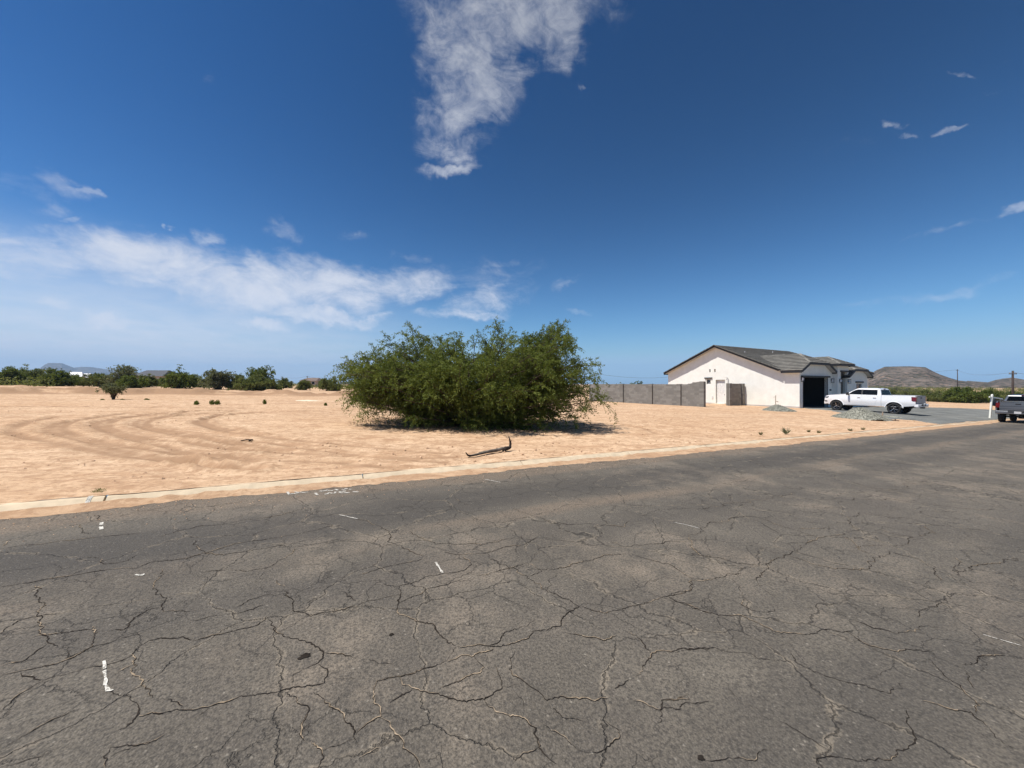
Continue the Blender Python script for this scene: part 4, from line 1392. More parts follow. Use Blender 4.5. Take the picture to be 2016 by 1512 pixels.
G3 = 'tree tops showing over the block wall'
bg_tree('desert_tree', 1254, 95, 744, 36, 'round dark tree top rising highest over the block wall', group=G3, dens=1.2)
for i, (px, Y, t, w, lab) in enumerate(((1192, 120, 750, 24, 'small tree top over the block wall nearest the mesquite'), (1218, 125, 751, 26, 'low tree top over the wall left of the round dark one'),
                          (1285, 130, 752, 30, 'low tree top over the wall right of the round dark one'), (1303, 120, 753, 20, 'lowest tree top over the wall beside the house'))):
    bg_tree('desert_tree', px, Y, t, w, lab, mats=('leaf_olive', 'bark'), group=G3)

# bare shrub behind the white pickup's tail
mesquite('bare_shrub', at(1819, 42), blob_sample(0.9, 1.9, 0.9, 0.3), 'leafless brown shrub just behind the tail of the white pickup', 'shrub', limbs=16, subs=3, sprays=1, leaves=1,
         mats=('leaf_pale', 'pale_twig'), base_r=0.06, limb_r=0.03, bare=0.9, scale=0.5)
# small lone tree in the lot
st = hit(223, 787)
mesquite('sapling_tree', st, lambda n: np.stack([rng.uniform(-0.75, 0.75, n), rng.uniform(-0.5, 0.5, n), rng.uniform(0.55, 0.98, n)], 1), 'small flat-topped sapling alone on the far left of the lot', 'tree',
         limbs=26, subs=4, sprays=5, leaves=9, leaf=(0.085, 0.045), spray_len=(0.1, 0.25), mats=('leaf_pale', 'bark'), base_r=0.03, limb_r=0.04, up=0.9, scale=0.32)

# far scrub that nobody could count
def scrub():
    PP = []; n_b = 1300
    ang = rng.uniform(R(-60), R(62), n_b)
    d = rng.uniform(95, 420, n_b) ** 1.0
    X = np.sin(ang) * d; Y = np.cos(ang) * d
    Vv = X * RN[0] + Y * RN[1]
    ok = Vv > 40
    X, Y = X[ok], Y[ok]
    xa = rng.uniform(R(40), R(57), 420); da = rng.uniform(110, 380, 420)
    X = np.concatenate([X, np.sin(xa) * da]); Y = np.concatenate([Y, np.cos(xa) * da])
    P = []; D = []; L = []; T = []
    for x, y in zip(X, Y):
        r = math.hypot(x, y)
        h = rng.uniform(0.5, 1.6) * (1.35 if x > 60 else 1.0); w = h * rng.uniform(0.9, 1.6)
        n = 80
        a = rng.uniform(0, 2 * np.pi, n); q = rng.uniform(0, 1, n) ** 0.5; zz = rng.uniform(0.05, 1, n)
        rad = q * w * np.sqrt(np.clip(1 - zz ** 2 * 0.85, 0.05, 1))
        P.append(np.stack([x + np.cos(a) * rad, y + np.sin(a) * rad, float(ground_z(x, y)) + zz * h], 1))
        L.append(np.full(n, 0.32)); T.append(np.clip(rng.uniform(0, 1) + rng.normal(0, 0.2, n), 0, 1))
    P = np.concatenate(P); L = np.concatenate(L); T = np.concatenate(T)
    D = rng.normal(size=P.shape); D /= np.linalg.norm(D, axis=1, keepdims=True)
    o = leaf_cloud('distant_scrub', P, D, L, L * 0.6, T, MT['leaf_olive'], None)
    tag(o, 'low desert scrub scattered far beyond the lot', kind='stuff')
scrub()

# ---- weeds
def tuft(name, p, h, w, n, label, mat, group=None, blade=0.012, lean=0.5, spiky=False):
    root_me_V = []
    P = []; 
    a = rng.uniform(0, 2 * np.pi, n); r = w / 2 * rng.uniform(0, 1, n) ** 0.9
    base = np.stack([p.x + np.cos(a) * r * 0.5, p.y + np.sin(a) * r * 0.5, np.full(n, p.z - 0.01)], 1)
    if spiky: base[:, :2] += (np.array([p.x, p.y]) - base[:, :2]) * 0.8
    base[:, 2] += (0.12 if spiky else 1.0) * h * 0.75 * rng.uniform(0, 1, n) ** 1.3 * np.clip(1.1 - (r / (w / 2)) ** 2 * 0.7, 0.2, 1)
    base[:, :2] += rng.normal(0, w * 0.03, (n, 2))
    h = h * (1.0 if spiky else 0.42)
    D = np.stack([np.cos(a) * lean * rng.uniform(0.2, 1.4, n), np.sin(a) * lean * rng.uniform(0.2, 1.4, n), np.ones(n)], 1)
    D /= np.linalg.norm(D, axis=1, keepdims=True)
    o = leaf_cloud(name, base, D, h * rng.uniform(0.5, 1.1, n), np.full(n, blade), rng.uniform(0, 1, n), mat, None)
    return tag(o, label, 'weed', group)

tuft('grass_tuft', hit(194, 970), 0.07, 0.26, 160, 'tiny green tuft growing behind the white painted kerb mark', MT['leaf_olive'], 'weeds in the lot', 0.006)
for (px, py, h, w, lab, m) in (
    (387, 797, 0.28, 0.45, 'small dark weed, left one of the pair beyond the tyre arcs', 'leaf_dark'),
    (417, 797, 0.34, 0.45, 'bushy green weed, left lobe of the bigger clump beyond the arcs', 'leaf_dark'),
    (428, 797, 0.34, 0.5, 'bushy green weed, right lobe of the bigger clump beyond the arcs', 'leaf_dark'),
    (521, 796, 0.36, 0.35, 'single upright dark weed midway to the big mesquite', 'leaf_dark'),
    (641, 799, 0.22, 0.3, 'small round weed close to the left of the big mesquite', 'leaf_dark'),
    (202, 788, 0.12, 0.4, 'low tuft left of the flat-topped sapling', 'leaf_olive'),
    (241, 788, 0.12, 0.4, 'low tuft right of the flat-topped sapling', 'leaf_olive'),
    (289, 788, 0.16, 0.6, 'brownish tuft well right of the sapling', 'leaf_olive'),
    (1548, 855, 0.26, 0.30, 'tallest green weed by the kerb before the house', 'leaf_pale'),
    (1498, 856, 0.10, 0.3, 'sprawling dry weed left of the tallest kerb weed', 'dry_weed'),
    (1592, 851, 0.10, 0.14, 'short brown weed right of the tallest kerb weed', 'dry_weed'),
    (1612, 853, 0.12, 0.34, 'leaning twiggy weed at the kerb halfway to the white pickup', 'dry_weed'),
    (1674, 849, 0.12, 0.2, 'dry kerb weed in front of the large gravel pile', 'dry_weed'),
    (1699, 847, 0.12, 0.15, 'smallest dry weed right of the gravel-pile weed', 'dry_weed'),
    (340, 1, 0, 0, '', '')):
    if not lab: continue
    rt = px > 1400
    tuft('weed', hit(px, py), h * (1.3 if rt else 1), w, 46 if rt else 240, lab, MT[m], 'weeds in the lot', 0.022 if rt else 0.03, 0.9 if rt else 0.5, rt)

# ------------------------------------------------------------------ dead branch by the road
def dead_branch():
    a = hit(917, 901); b = hit(1005, 886)
    root = empty('fallen_branch', a)
    tag(root, 'fallen dead branch lying on the sand by the kerb, one end sticking up', 'branch')
    d = Vector((b.x - a.x, b.y - a.y, b.z - a.z))
    def P(t, side, up): 
        q = d * t
        s = Vector((-d.y, d.x, 0)).normalized()
        return q + s * side + Vector((0, 0, up))
    bm = bmesh.new()
    add_tube(bm, [P(0.10, 0.0, 0.03), P(0.3, 0.02, 0.03), P(0.5, 0.03, 0.045), P(0.68, 0.0, 0.05), P(0.8, 0.02, 0.06), P(0.95, 0, 0.07)], [0.016, 0.024, 0.036, 0.042, 0.040, 0.03], 8)
    add_tube(bm, [P(0.30, 0.05, 0.05), P(0.45, 0.08, 0.05), P(0.62, 0.04, 0.05)], [0.008, 0.016, 0.02], 6)
    obj('limb', bm, MT['dead_wood'], root, True)
    bm = bmesh.new()
    add_tube(bm, [P(0, 0, 0.11), P(0.035, 0, 0.05), P(0.08, 0.0, 0.025), P(0.22, 0.0, 0.02), P(0.36, 0.0, 0.03)], [0.010, 0.018, 0.022, 0.018, 0.01], 7)
    obj('dark_tip', bm, MT['dead_dark'], root, True)
    bm = bmesh.new()
    add_tube(bm, [P(0.80, -0.02, 0.03), P(0.86, -0.03, 0.06), P(0.93, -0.02, 0.06), P(0.99, 0, 0.07), P(1.0, 0, 0.16), P(0.985, 0, 0.24), P(0.955, 0.0, 0.33)], [0.045, 0.055, 0.045, 0.036, 0.028, 0.02, 0.007], 8)
    add_tube(bm, [P(0.995, 0, 0.15), P(1.02, 0.0, 0.21), P(1.04, 0.0, 0.24)], [0.012, 0.007, 0.003], 5)
    obj('upturned_fork', bm, MT['dead_dark'], root, True)
dead_branch()
# small curved tube lying near the tracks
def loose_twig():
    a = hit(474, 869); b = hit(493, 869)
    bm = bmesh.new()
    add_tube(bm, [a + Vector((0, 0, .02)), a.lerp(b, 0.3) + Vector((0, 0.1, .03)), a.lerp(b, 0.9) + Vector((0, 0.12, .03)), b + Vector((0, -0.05, 0.02))], [0.01, 0.014, 0.014, 0.02], 6)
    tag(obj('twig', bm, MT['dead_dark'], None, True), 'short curled twig lying among the tyre tracks', 'twig')
loose_twig()
# pale dusty patch far in the lot
def pale_patch():
    c = hit(605, 789)
    bm = bmesh.new()
    n = 40
    cen = bm.verts.new((c.x, c.y, float(ground_z(c.x, c.y)) + 0.07))
    ring = []
    for k in range(n):
        a = 2 * math.pi * k / n
        r = 1 + 0.35 * mnoise.noise(Vector((math.cos(a) * 2, math.sin(a) * 2, 1)))
        x = c.x + math.cos(a) * 1.6 * r; y = c.y + math.sin(a) * 0.6 * r
        ring.append(bm.verts.new((x, y, float(ground_z(x, y)) - 0.02)))
    for k in range(n):
        bm.faces.new([cen, ring[k], ring[(k + 1) % n]])
    tag(obj('spoil_patch', bm, MT['salt'], None, True), 'pale spread of caliche dust on the lot', kind='structure')
pale_patch()

# ------------------------------------------------------------------ block walls
def block_wall(name, A, B, top_a, top_b, label, pil_px, end_raise=None, thick=0.15, flip=False):
    """wall of separate blocks from A to B (world xy), piers at given distances; blocks joined into one counted-out part"""
    root = empty(name, (A.x, A.y, 0), math.atan2(B.y - A.y, B.x - A.x))
    tag(root, label, 'wall')
    Ln = math.hypot(B.x - A.x, B.y - A.y)
    zb = -1.0
    bw, bh, j = 0.406, 0.203, 0.003
    V = []; F = []; T = []
    def blk(x0, x1, z0, z1, y0, y1, t):
        k = len(V)
        o = rng.uniform(-0.0006, 0.0006)
        V.extend([(x0, y0 + o, z0), (x1, y0 + o, z0), (x1, y1 + o, z0), (x0, y1 + o, z0), (x0, y0 + o, z1), (x1, y0 + o, z1), (x1, y1 + o, z1), (x0, y1 + o, z1)])
        F.extend([(k, k + 3, k + 2, k + 1), (k + 4, k + 5, k + 6, k + 7), (k, k + 1, k + 5, k + 4), (k + 1, k + 2, k + 6, k + 5), (k + 2, k + 3, k + 7, k + 6), (k + 3, k, k + 4, k + 7)])
        T.extend([t] * 8)
    def top(x):
        z = top_a + (top_b - top_a) * x / Ln
        if end_raise:
            x0, x1, dz = end_raise
            z += dz * min(1, max(0, (x - x0) / (x1 - x0)))
        return z
    rows = int((max(top_a, top_b) + 0.3 - zb) / bh) + 1
    for r in range(rows):
        z0 = zb + r * bh
        x = -(bw / 2 if r % 2 else 0)
        while x < Ln:
            x0, x1 = max(x, 0), min(x + bw, Ln)
            zt = min(z0 + bh, top((x0 + x1) / 2))
            if x1 - x0 > 0.03 and zt - z0 > 0.03:
                blk(x0 + j / 2, x1 - j / 2, z0 + j / 2, zt - j / 2 if zt == z0 + bh else zt, -thick / 2, thick / 2, rng.uniform(0.05, 0.95))
            x += bw
    o = np_mesh('block', np.array(V), np.array(F), MT['block'], root, attrs={'tint': ('POINT', T)})
    o['kind'] = 'stuff'
    # mortar core
    bm = bmesh.new()
    ns = 24
    lo = [bm.verts.new((Ln * i / ns, s, zb)) for i in range(ns + 1) for s in (-thick / 2 + 0.001, thick / 2 - 0.001)]
    hi = [bm.verts.new((Ln * i / ns, s, top(Ln * i / ns) - 0.012)) for i in range(ns + 1) for s in (-thick / 2 + 0.001, thick / 2 - 0.001)]
    for i in range(ns):
        for s in (0, 1):
            bm.faces.new([lo[2 * i + s], lo[2 * i + 2 + s], hi[2 * i + 2 + s], hi[2 * i + s]])
        bm.faces.new([hi[2 * i], hi[2 * i + 2], hi[2 * i + 3], hi[2 * i + 1]])
    bm.faces.new([lo[0], hi[0], hi[1], lo[1]]); bm.faces.new([lo[-2], lo[-1], hi[-1], hi[-2]])
    bmesh.ops.recalc_face_normals(bm, faces=bm.faces[:])
    obj('mortar', bm, MT['mortar'], root)
    # piers of stacked blocks
    for x in pil_px:
        V.clear(); F.clear(); T.clear()
        z = zb
        while z < top(x) + 0.02:
            z1 = min(z + bh, top(x) + 0.03)
            t = rng.uniform(0, 1)
            blk(x - 0.2 + j / 2, x + 0.2 - j / 2, z + j / 2, z1 - j / 2, -0.2, 0.2, t)
            z += bh
        pr = np_mesh('pier', np.array(V), np.array(F), MT['block'], root, attrs={'tint': ('POINT', list(T))})
    return root

W_END = Vector((17.6, 35.2)); W_DIR = Vector((-.62, .78))
wall_B = W_END + W_DIR * 13.5
# runs from the far end (behind the mesquite) to the near end at the gate gap
L_w = 13.5
block_wall('block_wall', wall_B, W_END, 1.66, 1.62, 'long grey concrete block wall stepping up at its gate end', [L_w - 12.5, L_w - 8.9, L_w - 5.41, L_w - 2.4, L_w - 0.2], end_raise=(L_w - 1.5, L_w - 0.75, 0.24))

# ------------------------------------------------------------------ house
HC = Vector((27.3, 36.5, 0))
house = empty('house', (HC.x, HC.y, 0), PHI)
tag(house, 'new white stucco house with dark tiled roof and open garage', 'house')

def hw(name, outer, holes, t0, t1, axis_, mat, parent=None):
    bm = bmesh.new()
    if axis_ == 'a':      # wall lies in a plane a = const, polygon in (b, z)
        fn = lambda u, v, t: Vector((t, u, v))
    else:
        fn = lambda u, v, t: Vector((u, t, v))
    prism(bm, outer, holes, t0, t1, fn)
    return obj(name, bm, mat, parent or house)

ZB = -1.3
def main_z(b): return 5.97 - 0.435 * abs(8.2 - b)
# gable end wall (faces the sun), with its door and a small window
gw_outer = [(0, ZB), (14.7, ZB), (14.7, main_z(14.7) - 0.14), (8.2, 5.82), (1.75, main_z(1.75) - 0.14), (1.7, 2.86), (0, 2.86)]
door_h = (7.25, 8.33, -0.56, 2.13)
win_h = (8.95, 9.45, 1.62, 2.22)
rect = lambda x0, x1, z0, z1: [(x0, z0), (x1, z0), (x1, z1), (x0, z1)]
hw('gable_wall', gw_outer, [rect(*door_h), rect(*win_h), rect(8.35, 8.5, 3.0, 3.36), rect(8.95, 9.1, 3.0, 3.36)], 0, 0.25, 'a', MT['white_stucco'])
hw('foundation', rect(-0.01, 14.71, ZB, -0.50), [rect(7.2, 8.38, ZB + 0.01, -0.51)], -0.012, -0.002, 'a', MT['grey_stucco'])
# garage front
gf_outer = [(0.251, ZB), (6.9, ZB), (6.9, 2.70), (6.62, 2.84), (5.0, 3.60), (1.2, 3.60), (0.251, 3.12)]
gar = (0.57, 5.73, ZB + 0.01, 2.30)
hw('garage_wall', gf_outer, [rect(*gar)], 0, 0.25, 'b', MT['white_stucco'])
hw('garage_wall', [(0, ZB), (0.249, ZB), (0.249, 3.10), (0, 2.98)], [], -0.002, -0.0005, 'b', MT['white_stucco'])
box('garage_door_header', 0.25, 6.0, -0.16, -0.003, 2.30, 2.46, MT['black_trim'], house)
box('garage_door_jamb', 0.52, 0.57, -0.03, 0.24, -0.66, 2.295, MT['frame_white'], house)
box('garage_door_jamb', 5.73, 5.79, -0.03, 0.24, -0.7, 2.295, MT['black_trim'], house)
# garage interior: floor, walls, ceiling, roller door parked overhead
box('garage_floor', 0.26, 6.88, 0.26, 7.5, -0.75, -0.60, MT['interior'], house)
box('garage_interior_wall', 0.26, 6.88, 7.5, 7.7, -0.74, 2.8, MT['interior'], house)
box('garage_interior_wall', 0.26, 0.30, 0.26, 7.49, -0.6, 2.8, MT['interior'], house)
box('garage_interior_wall', 6.80, 6.88, 0.26, 7.49, -0.6, 2.8, MT['interior'], house)
box('garage_ceiling', 0.31, 6.79, 0.26, 7.49, 2.60, 2.8, MT['interior'], house)
# entry tower
hw('entry_side_wall', rect(-0.42 + 0.001, 0.249, ZB, 3.62), [], 6.9, 7.1, 'a', MT['white_stucco'])
hw('entry_front_wall', rect(7.101, 9.5, ZB, 3.62), [rect(7.62, 9.18, ZB + 0.01, 2.95)], -0.42, -0.20, 'b', MT['white_stucco'])
hw('entry_front_wall', rect(6.9, 7.1, ZB, 3.62), [], -0.4215, -0.4195, 'b', MT['white_stucco'])
hw('entry_side_wall', rect(-0.2, 2.0, ZB, 3.62), [], 9.32, 9.499, 'a', MT['white_stucco'])
box('entry_lintel', 7.5, 9.32, -0.52, -0.423, 2.90, 3.06, MT['black_trim'], house)
hw('entry_recess', rect(7.3, 9.3, ZB, 3.4), [], 0.0, 0.1, 'b', MT['recess_shade_stucco'])  # back of the niche, its shade painted as dark taupe
d1 = box('front_door', 7.9, 8.95, -0.05, -0.005, -0.7, 2.5, MT['dark_door'], house, bev=0.01)
box('door_panel', 8.0, 8.85, -0.065, -0.052, 1.0, 2.35, MT['dark_door'], d1, bev=0.004)
# right wing
rw_outer = [(9.501, ZB), (14.7, ZB), (14.7, 2.52), (13.55, 3.06), (10.55, 3.06), (9.501, 2.56)]
wn = (11.8, 13.3, 0.5, 1.72)
hw('wing_wall', rw_outer, [rect(*wn)], -0.3, -0.05, 'b', MT['white_stucco'])
hw('wing_side_wall', rect(-0.049, 1.95, ZB, 2.5), [], 14.45, 14.70, 'a', MT['white_stucco'])
box('window_lintel', 11.56, 13.57, -0.38, -0.303, 1.78, 1.94, MT['black_trim'], house)
# remaining outer walls
hw('front_wall', rect(14.71, 22.2, ZB, 2.95), [], 1.95, 2.2, 'b', MT['white_stucco'])
hw('rear_wall', rect(0.251, 22.2, ZB, 3.0), [], 14.45, 14.70, 'b', MT['white_stucco'])
hw('end_wall', rect(2.21, 14.44, ZB, 2.95), [], 21.95, 22.2, 'a', MT['white_stucco'])

def window(a0, a1, z0, z1, ypos, n, axis_='b'):
    f = empty('window', (0, 0, 0), 0, house)
    def bx(nm, u0, u1, w0, w1, d0, d1, m):
        if axis_ == 'b': return box(nm, u0, u1, d0, d1, w0, w1, m, f)
        return box(nm, d0, d1, u0, u1, w0, w1, m, f)
    bx('frame', a0, a1, z1 - 0.05, z1 - 0.001, ypos, ypos + 0.06, MT['frame_white'])
    bx('frame', a0, a1, z0 + 0.001, z0 + 0.05, ypos, ypos + 0.06, MT['frame_white'])
    for i in range(n + 1):
        c = a0 + (a1 - a0) * i / n
        lo = max(a0 + 0.001, c - 0.025); hi = min(a1 - 0.001, c + 0.025)
        bx('mullion', lo, hi, z0 + 0.051, z1 - 0.051, ypos + 0.005, ypos + 0.055, MT['frame_white'])
    for i in range(n):
        c0 = a0 + (a1 - a0) * i / n + 0.03; c1_ = a0 + (a1 - a0) * (i + 1) / n - 0.03
        bx('pane', c0, c1_, z0 + 0.052, z1 - 0.052, ypos + 0.02, ypos + 0.04, MT['glass'])
window(wn[0], wn[1], wn[2], wn[3], -0.20, 3)
window(win_h[0], win_h[1], win_h[2], win_h[3], 0.10, 2, 'a')
box('window_lintel', -0.10, -0.002, 8.72, 9.66, 2.27, 2.40, MT['black_trim'], house)
# side door, set back so that the head casts its shade on it
sdoor = box('side_door', 0.20, 0.24, door_h[0] + 0.03, door_h[1] - 0.03, -0.55, door_h[3] - 0.02, MT['white_door'], house, bev=0.004)
box('door_handle', 0.15, 0.195, 7.36, 7.42, 0.42, 0.48, MT['black_trim'], sdoor)
for i, (z0, z1) in enumerate(((-0.35, 0.3), (0.65, 1.9))):
    box('door_panel', 0.188, 0.198, 7.45, 8.13, z0, z1, MT['white_door'], sdoor, bev=0.004)
box('door_step', -0.9, -0.015, 7.1, 8.5, -0.85, -0.56, MT['kerb'], house)
for b0 in (8.35, 8.95):
    box('vent', 0.08, 0.12, b0 + 0.005, b0 + 0.145, 3.005, 3.355, MT['black_trim'], house)
# conduit with a gooseneck on the gable wall
bm = bmesh.new()
add_tube(bm, [(-0.08, 6.87, 0.6), (-0.08, 6.87, 2.3), (-0.09, 6.93, 2.42), (-0.1, 7.03, 2.44), (-0.1, 7.09, 2.34)], 0.03, 8)
obj('service_conduit', bm, MT['frame_white'], house, True)
# meter-like boxes low on the gable wall
box('utility_box', -0.06, -0.003, 8.62, 8.78, 0.0, 0.25, MT['frame_white'], house, bev=0.006)
# house number plaque and entry letterbox
box('number_plaque', 6.2, 6.55, -0.03, -0.003, 0.95, 1.12, MT['black_trim'], house)

def sconce(a, y, z, parent=house):
    s = empty('wall_lantern', (a, y, z), 0, parent)
    s.scale = (0.8, 0.8, 0.8)
    box('back_plate', -0.08, 0.08, -0.03, -0.002, -0.05, 0.28, MT['black_trim'], s)
    box('lantern_cap', -0.15, 0.15, -0.32, -0.031, 0.24, 0.29, MT['black_trim'], s, bev=0.01)
    box('lantern_glass', -0.08, 0.08, -0.25, -0.09, -0.12, 0.20, MT['lamp_glass'], s, bev=0.01)
    bm = bmesh.new()
    for sx in (-1, 1):
        for sy in (-0.28, -0.06):
            bar(bm, (sx * 0.115, sy, -0.22), (sx * 0.13, sy, 0.239), 0.022, 0.022, Vector((0, 1, 0)))
    add_box(bm, -0.13, 0.13, -0.30, -0.04, -0.26, -0.221)
    obj('lantern_frame', bm, MT['black_trim'], s)
sconce(0.32, -0.003, 2.08); sconce(6.55, -0.003, 1.98); sconce(7.36, -0.423, 1.95); sconce(9.36, -0.423, 1.92)

# roofs -----------------------------------------------------------
def roof_plane(poly, name='roof_slope'):
    """poly: planar 3D outline (house frame). Builds the deck and courses of interlocking tiles on it."""
    P = [Vector(p) for p in poly]
    nrm = Vector((0, 0, 0))
    for i in range(len(P)):
        nrm += P[i].cross(P[(i + 1) % len(P)])
    nrm.normalize()
    if nrm.z < 0: nrm = -nrm; P = P[::-1]
    down = Vector((nrm.x, nrm.y, 0)).normalized()
    down = (down - nrm * down.dot(nrm)).normalized()
    across = nrm.cross(down).normalized()
    o0 = P[0]
    Q = [((p - o0).dot(across), (p - o0).dot(down)) for p in P]
    bm = bmesh.new()
    top = [bm.verts.new(p - nrm * 0.02) for p in P]
    bot = [bm.verts.new(p - nrm * 0.12) for p in P]
    bm.faces.new(top); bm.faces.new(bot[::-1])
    for i in range(len(P)):
        j = (i + 1) % len(P)
        bm.faces.new([top[i], bot[i], bot[j], top[j]])
    bmesh.ops.recalc_face_normals(bm, faces=bm.faces[:])
    for f in bm.faces:
        f.material_index = 0 if f.normal.dot(nrm) > 0.5 else 1
    deck = obj(name, bm, [MT['underlay'], MT['grey_stucco']], house)
    ymin = min(q[1] for q in Q); ymax = max(q[1] for q in Q)
    expo, tw = 0.36, 0.33
    V = []; F = []; T = []
    y = ymax; r = 0
    while y > ymin + 0.05:
        y0 = max(y - expo - 0.05, ymin)
        yc = (y + max(y - expo, ymin)) / 2
        xs = []
        for i in range(len(Q)):
            (ax, ay), (bx, by) = Q[i], Q[(i + 1) % len(Q)]
            if (ay - yc) * (by - yc) < 0:
                xs.append(ax + (bx - ax) * (yc - ay) / (by - ay))
        xs.sort()
        if len(xs) >= 2:
            xa, xb = xs[0], xs[-1]
            x = xa - (tw / 2 if r % 2 else 0)
            while x < xb:
                c0, c1_ = max(x, xa), min(x + tw, xb)
                if c1_ - c0 > 0.04:
                    k = len(V)
                    lift = 0.080 + rng.uniform(-0.005, 0.006)
                    dy = rng.uniform(-0.012, 0.012)
                    for (cx, cy, h) in ((c0 + .004, y + dy, lift), (c1_ - .004, y + dy, lift), (c1_ - .004, y0, 0.004), (c0 + .004, y0, 0.004),
                                        (c0 + .004, y + dy, 0.0), (c1_ - .004, y + dy, 0.0)):
                        V.append(tuple(o0 + across * cx + down * cy + nrm * h))
                    F.extend([(k, k + 1, k + 2, k + 3), (k, k + 4, k + 5, k + 1), (k, k + 3, k + 4, k + 4), (k + 1, k + 5, k + 2, k + 2)])
                    T.extend([rng.uniform(0.3, 0.7)] * 6)
                x += tw
        y -= expo; r += 1
    F2 = []
    for f in F:
        if f[2] == f[3]: F2.append(f[:3])
        else: F2.append((f[0], f[1], f[2])); F2.append((f[0], f[2], f[3]))
    t = np_mesh('roof_tile', np.array(V), np.array(F2), MT['tile'], deck, attrs={'tint': ('POINT', T)})
    t['kind'] = 'stuff'
    return deck

def caps(p, q, parent=house):
    p = Vector(p); q = Vector(q)
    L = (q - p).length
    n = max(1, int(L / 0.4))
    V = []; F = []; T = []
    d = (q - p).normalized()
    s = d.cross(Vector((0, 0, 1))).normalized(); t = s.cross(d).normalized()
    for i in range(n):
        a = p + d * (L * i / n); b = p + d * (L * (i + 1) / n + 0.03)
        k = len(V)
        for c, hh in ((a, 0.075), (b, 0.055)):
            for m in range(5):
                an = math.pi * m / 4
                V.append(tuple(c + s * (0.13 * math.cos(an)) + t * (hh * math.sin(an) + 0.012)))
        for m in range(4):
            F.append((k + m, k + m + 1, k + 6 + m, k + 5 + m))
        T.extend([rng.uniform(0, 1)] * 10)
    o = np_mesh('ridge_tile', np.array(V), np.array(F), MT['tile'], parent, attrs={'tint': ('POINT', T)})
    o['kind'] = 'stuff'

def fascia(pts, h=0.20):
    bm = bmesh.new()
    for p, q in zip(pts[:-1], pts[1:]):
        p = Vector(p); q = Vector(q)
        bar(bm, p - Vector((0, 0, h / 2)), q - Vector((0, 0, h / 2)), 0.04, h)
    obj('fascia_board', bm, MT['black_trim'], house)

RK = -0.48
me_b, me_z = 1.55, main_z(1.55)
mr_b, mr_z = 14.95, main_z(14.95)
RA = 16.0; EA = 22.6
rid = 5.97
roof_plane([(RK, me_b, me_z), (EA, me_b, me_z), (RA, 8.2, rid), (RK, 8.2, rid)])
roof_plane([(RK, 8.2, rid), (RA, 8.2, rid), (EA, mr_b, mr_z), (RK, mr_b, mr_z)])
roof_plane([(EA, me_b, me_z), (EA, mr_b, mr_z), (RA, 8.2, rid)])
caps((RK, 8.2, rid), (RA, 8.2, rid)); caps((RA, 8.2, rid), (EA, me_b, me_z)); caps((RA, 8.2, rid), (EA, mr_b, mr_z))
fascia([(RK - 0.022, me_b, me_z + 0.03), (RK - 0.022, 8.2, rid + 0.03)]); fascia([(RK - 0.022, 8.2, rid + 0.03), (RK - 0.022, mr_b, mr_z + 0.03)])
fascia([(RK, mr_b + 0.02, mr_z - 0.01), (EA, mr_b + 0.02, mr_z - 0.01)]); fascia([(6.8, me_b - 0.02, me_z - 0.01), (EA, me_b - 0.02, me_z - 0.01)])

def jerkin(ac, hw_, ez, sl, cz, bf, hip_b, back_b):
    rz_ = ez + hw_ * sl
    k = (rz_ - cz) / sl
    a0, a1 = ac - hw_, ac + hw_
    cl, crr = ac - k, ac + k
    vb = lambda z: 8.2 - (5.97 - z) / 0.435
    if ez < me_z - 0.3:
        k1 = (me_z - ez) / sl
        tail = lambda sg, ax: [(ax + sg * k1, me_b + 0.05, me_z), (ax, me_b + 0.05, ez)]
        ev = me_b
    else:
        tail = lambda sg, ax: [(ax, vb(ez) + 0.15, ez)]
        ev = vb(ez) + 0.15
    roof_plane([(a0, bf, ez), (cl, bf, cz), (ac, hip_b, rz_), (ac, vb(rz_) + 0.1, rz_)] + tail(1, a0))
    roof_plane([(a1, bf, ez), (crr, bf, cz), (ac, hip_b, rz_), (ac, vb(rz_) + 0.1, rz_)] + tail(-1, a1))
    roof_plane([(cl, bf, cz), (crr, bf, cz), (ac, hip_b, rz_)])
    caps((ac, hip_b, rz_), (cl, bf, cz)); caps((ac, hip_b, rz_), (crr, bf, cz)); caps((ac, hip_b, rz_), (ac, vb(rz_), rz_))
    f = bf - 0.022
    fascia([(a0, f, ez + 0.03), (cl, f, cz + 0.03)]); fascia([(cl, f - 0.003, cz + 0.02), (crr, f - 0.003, cz + 0.02)]); fascia([(crr, f, cz + 0.03), (a1, f, ez + 0.03)])
    fascia([(a0 - 0.02, bf, ez - 0.01), (a0 - 0.02, ev + 0.05, ez - 0.01)])
    fascia([(a1 + 0.02, bf, ez - 0.01), (a1 + 0.02, ev, ez - 0.01)])
jerkin(3.15, 3.6, 2.92, 0.49, 3.70, -0.4, 1.31, 5.2)
jerkin(12.05, 3.03, 2.50, 0.50, 3.20, -0.7, 0.9, 3.6)
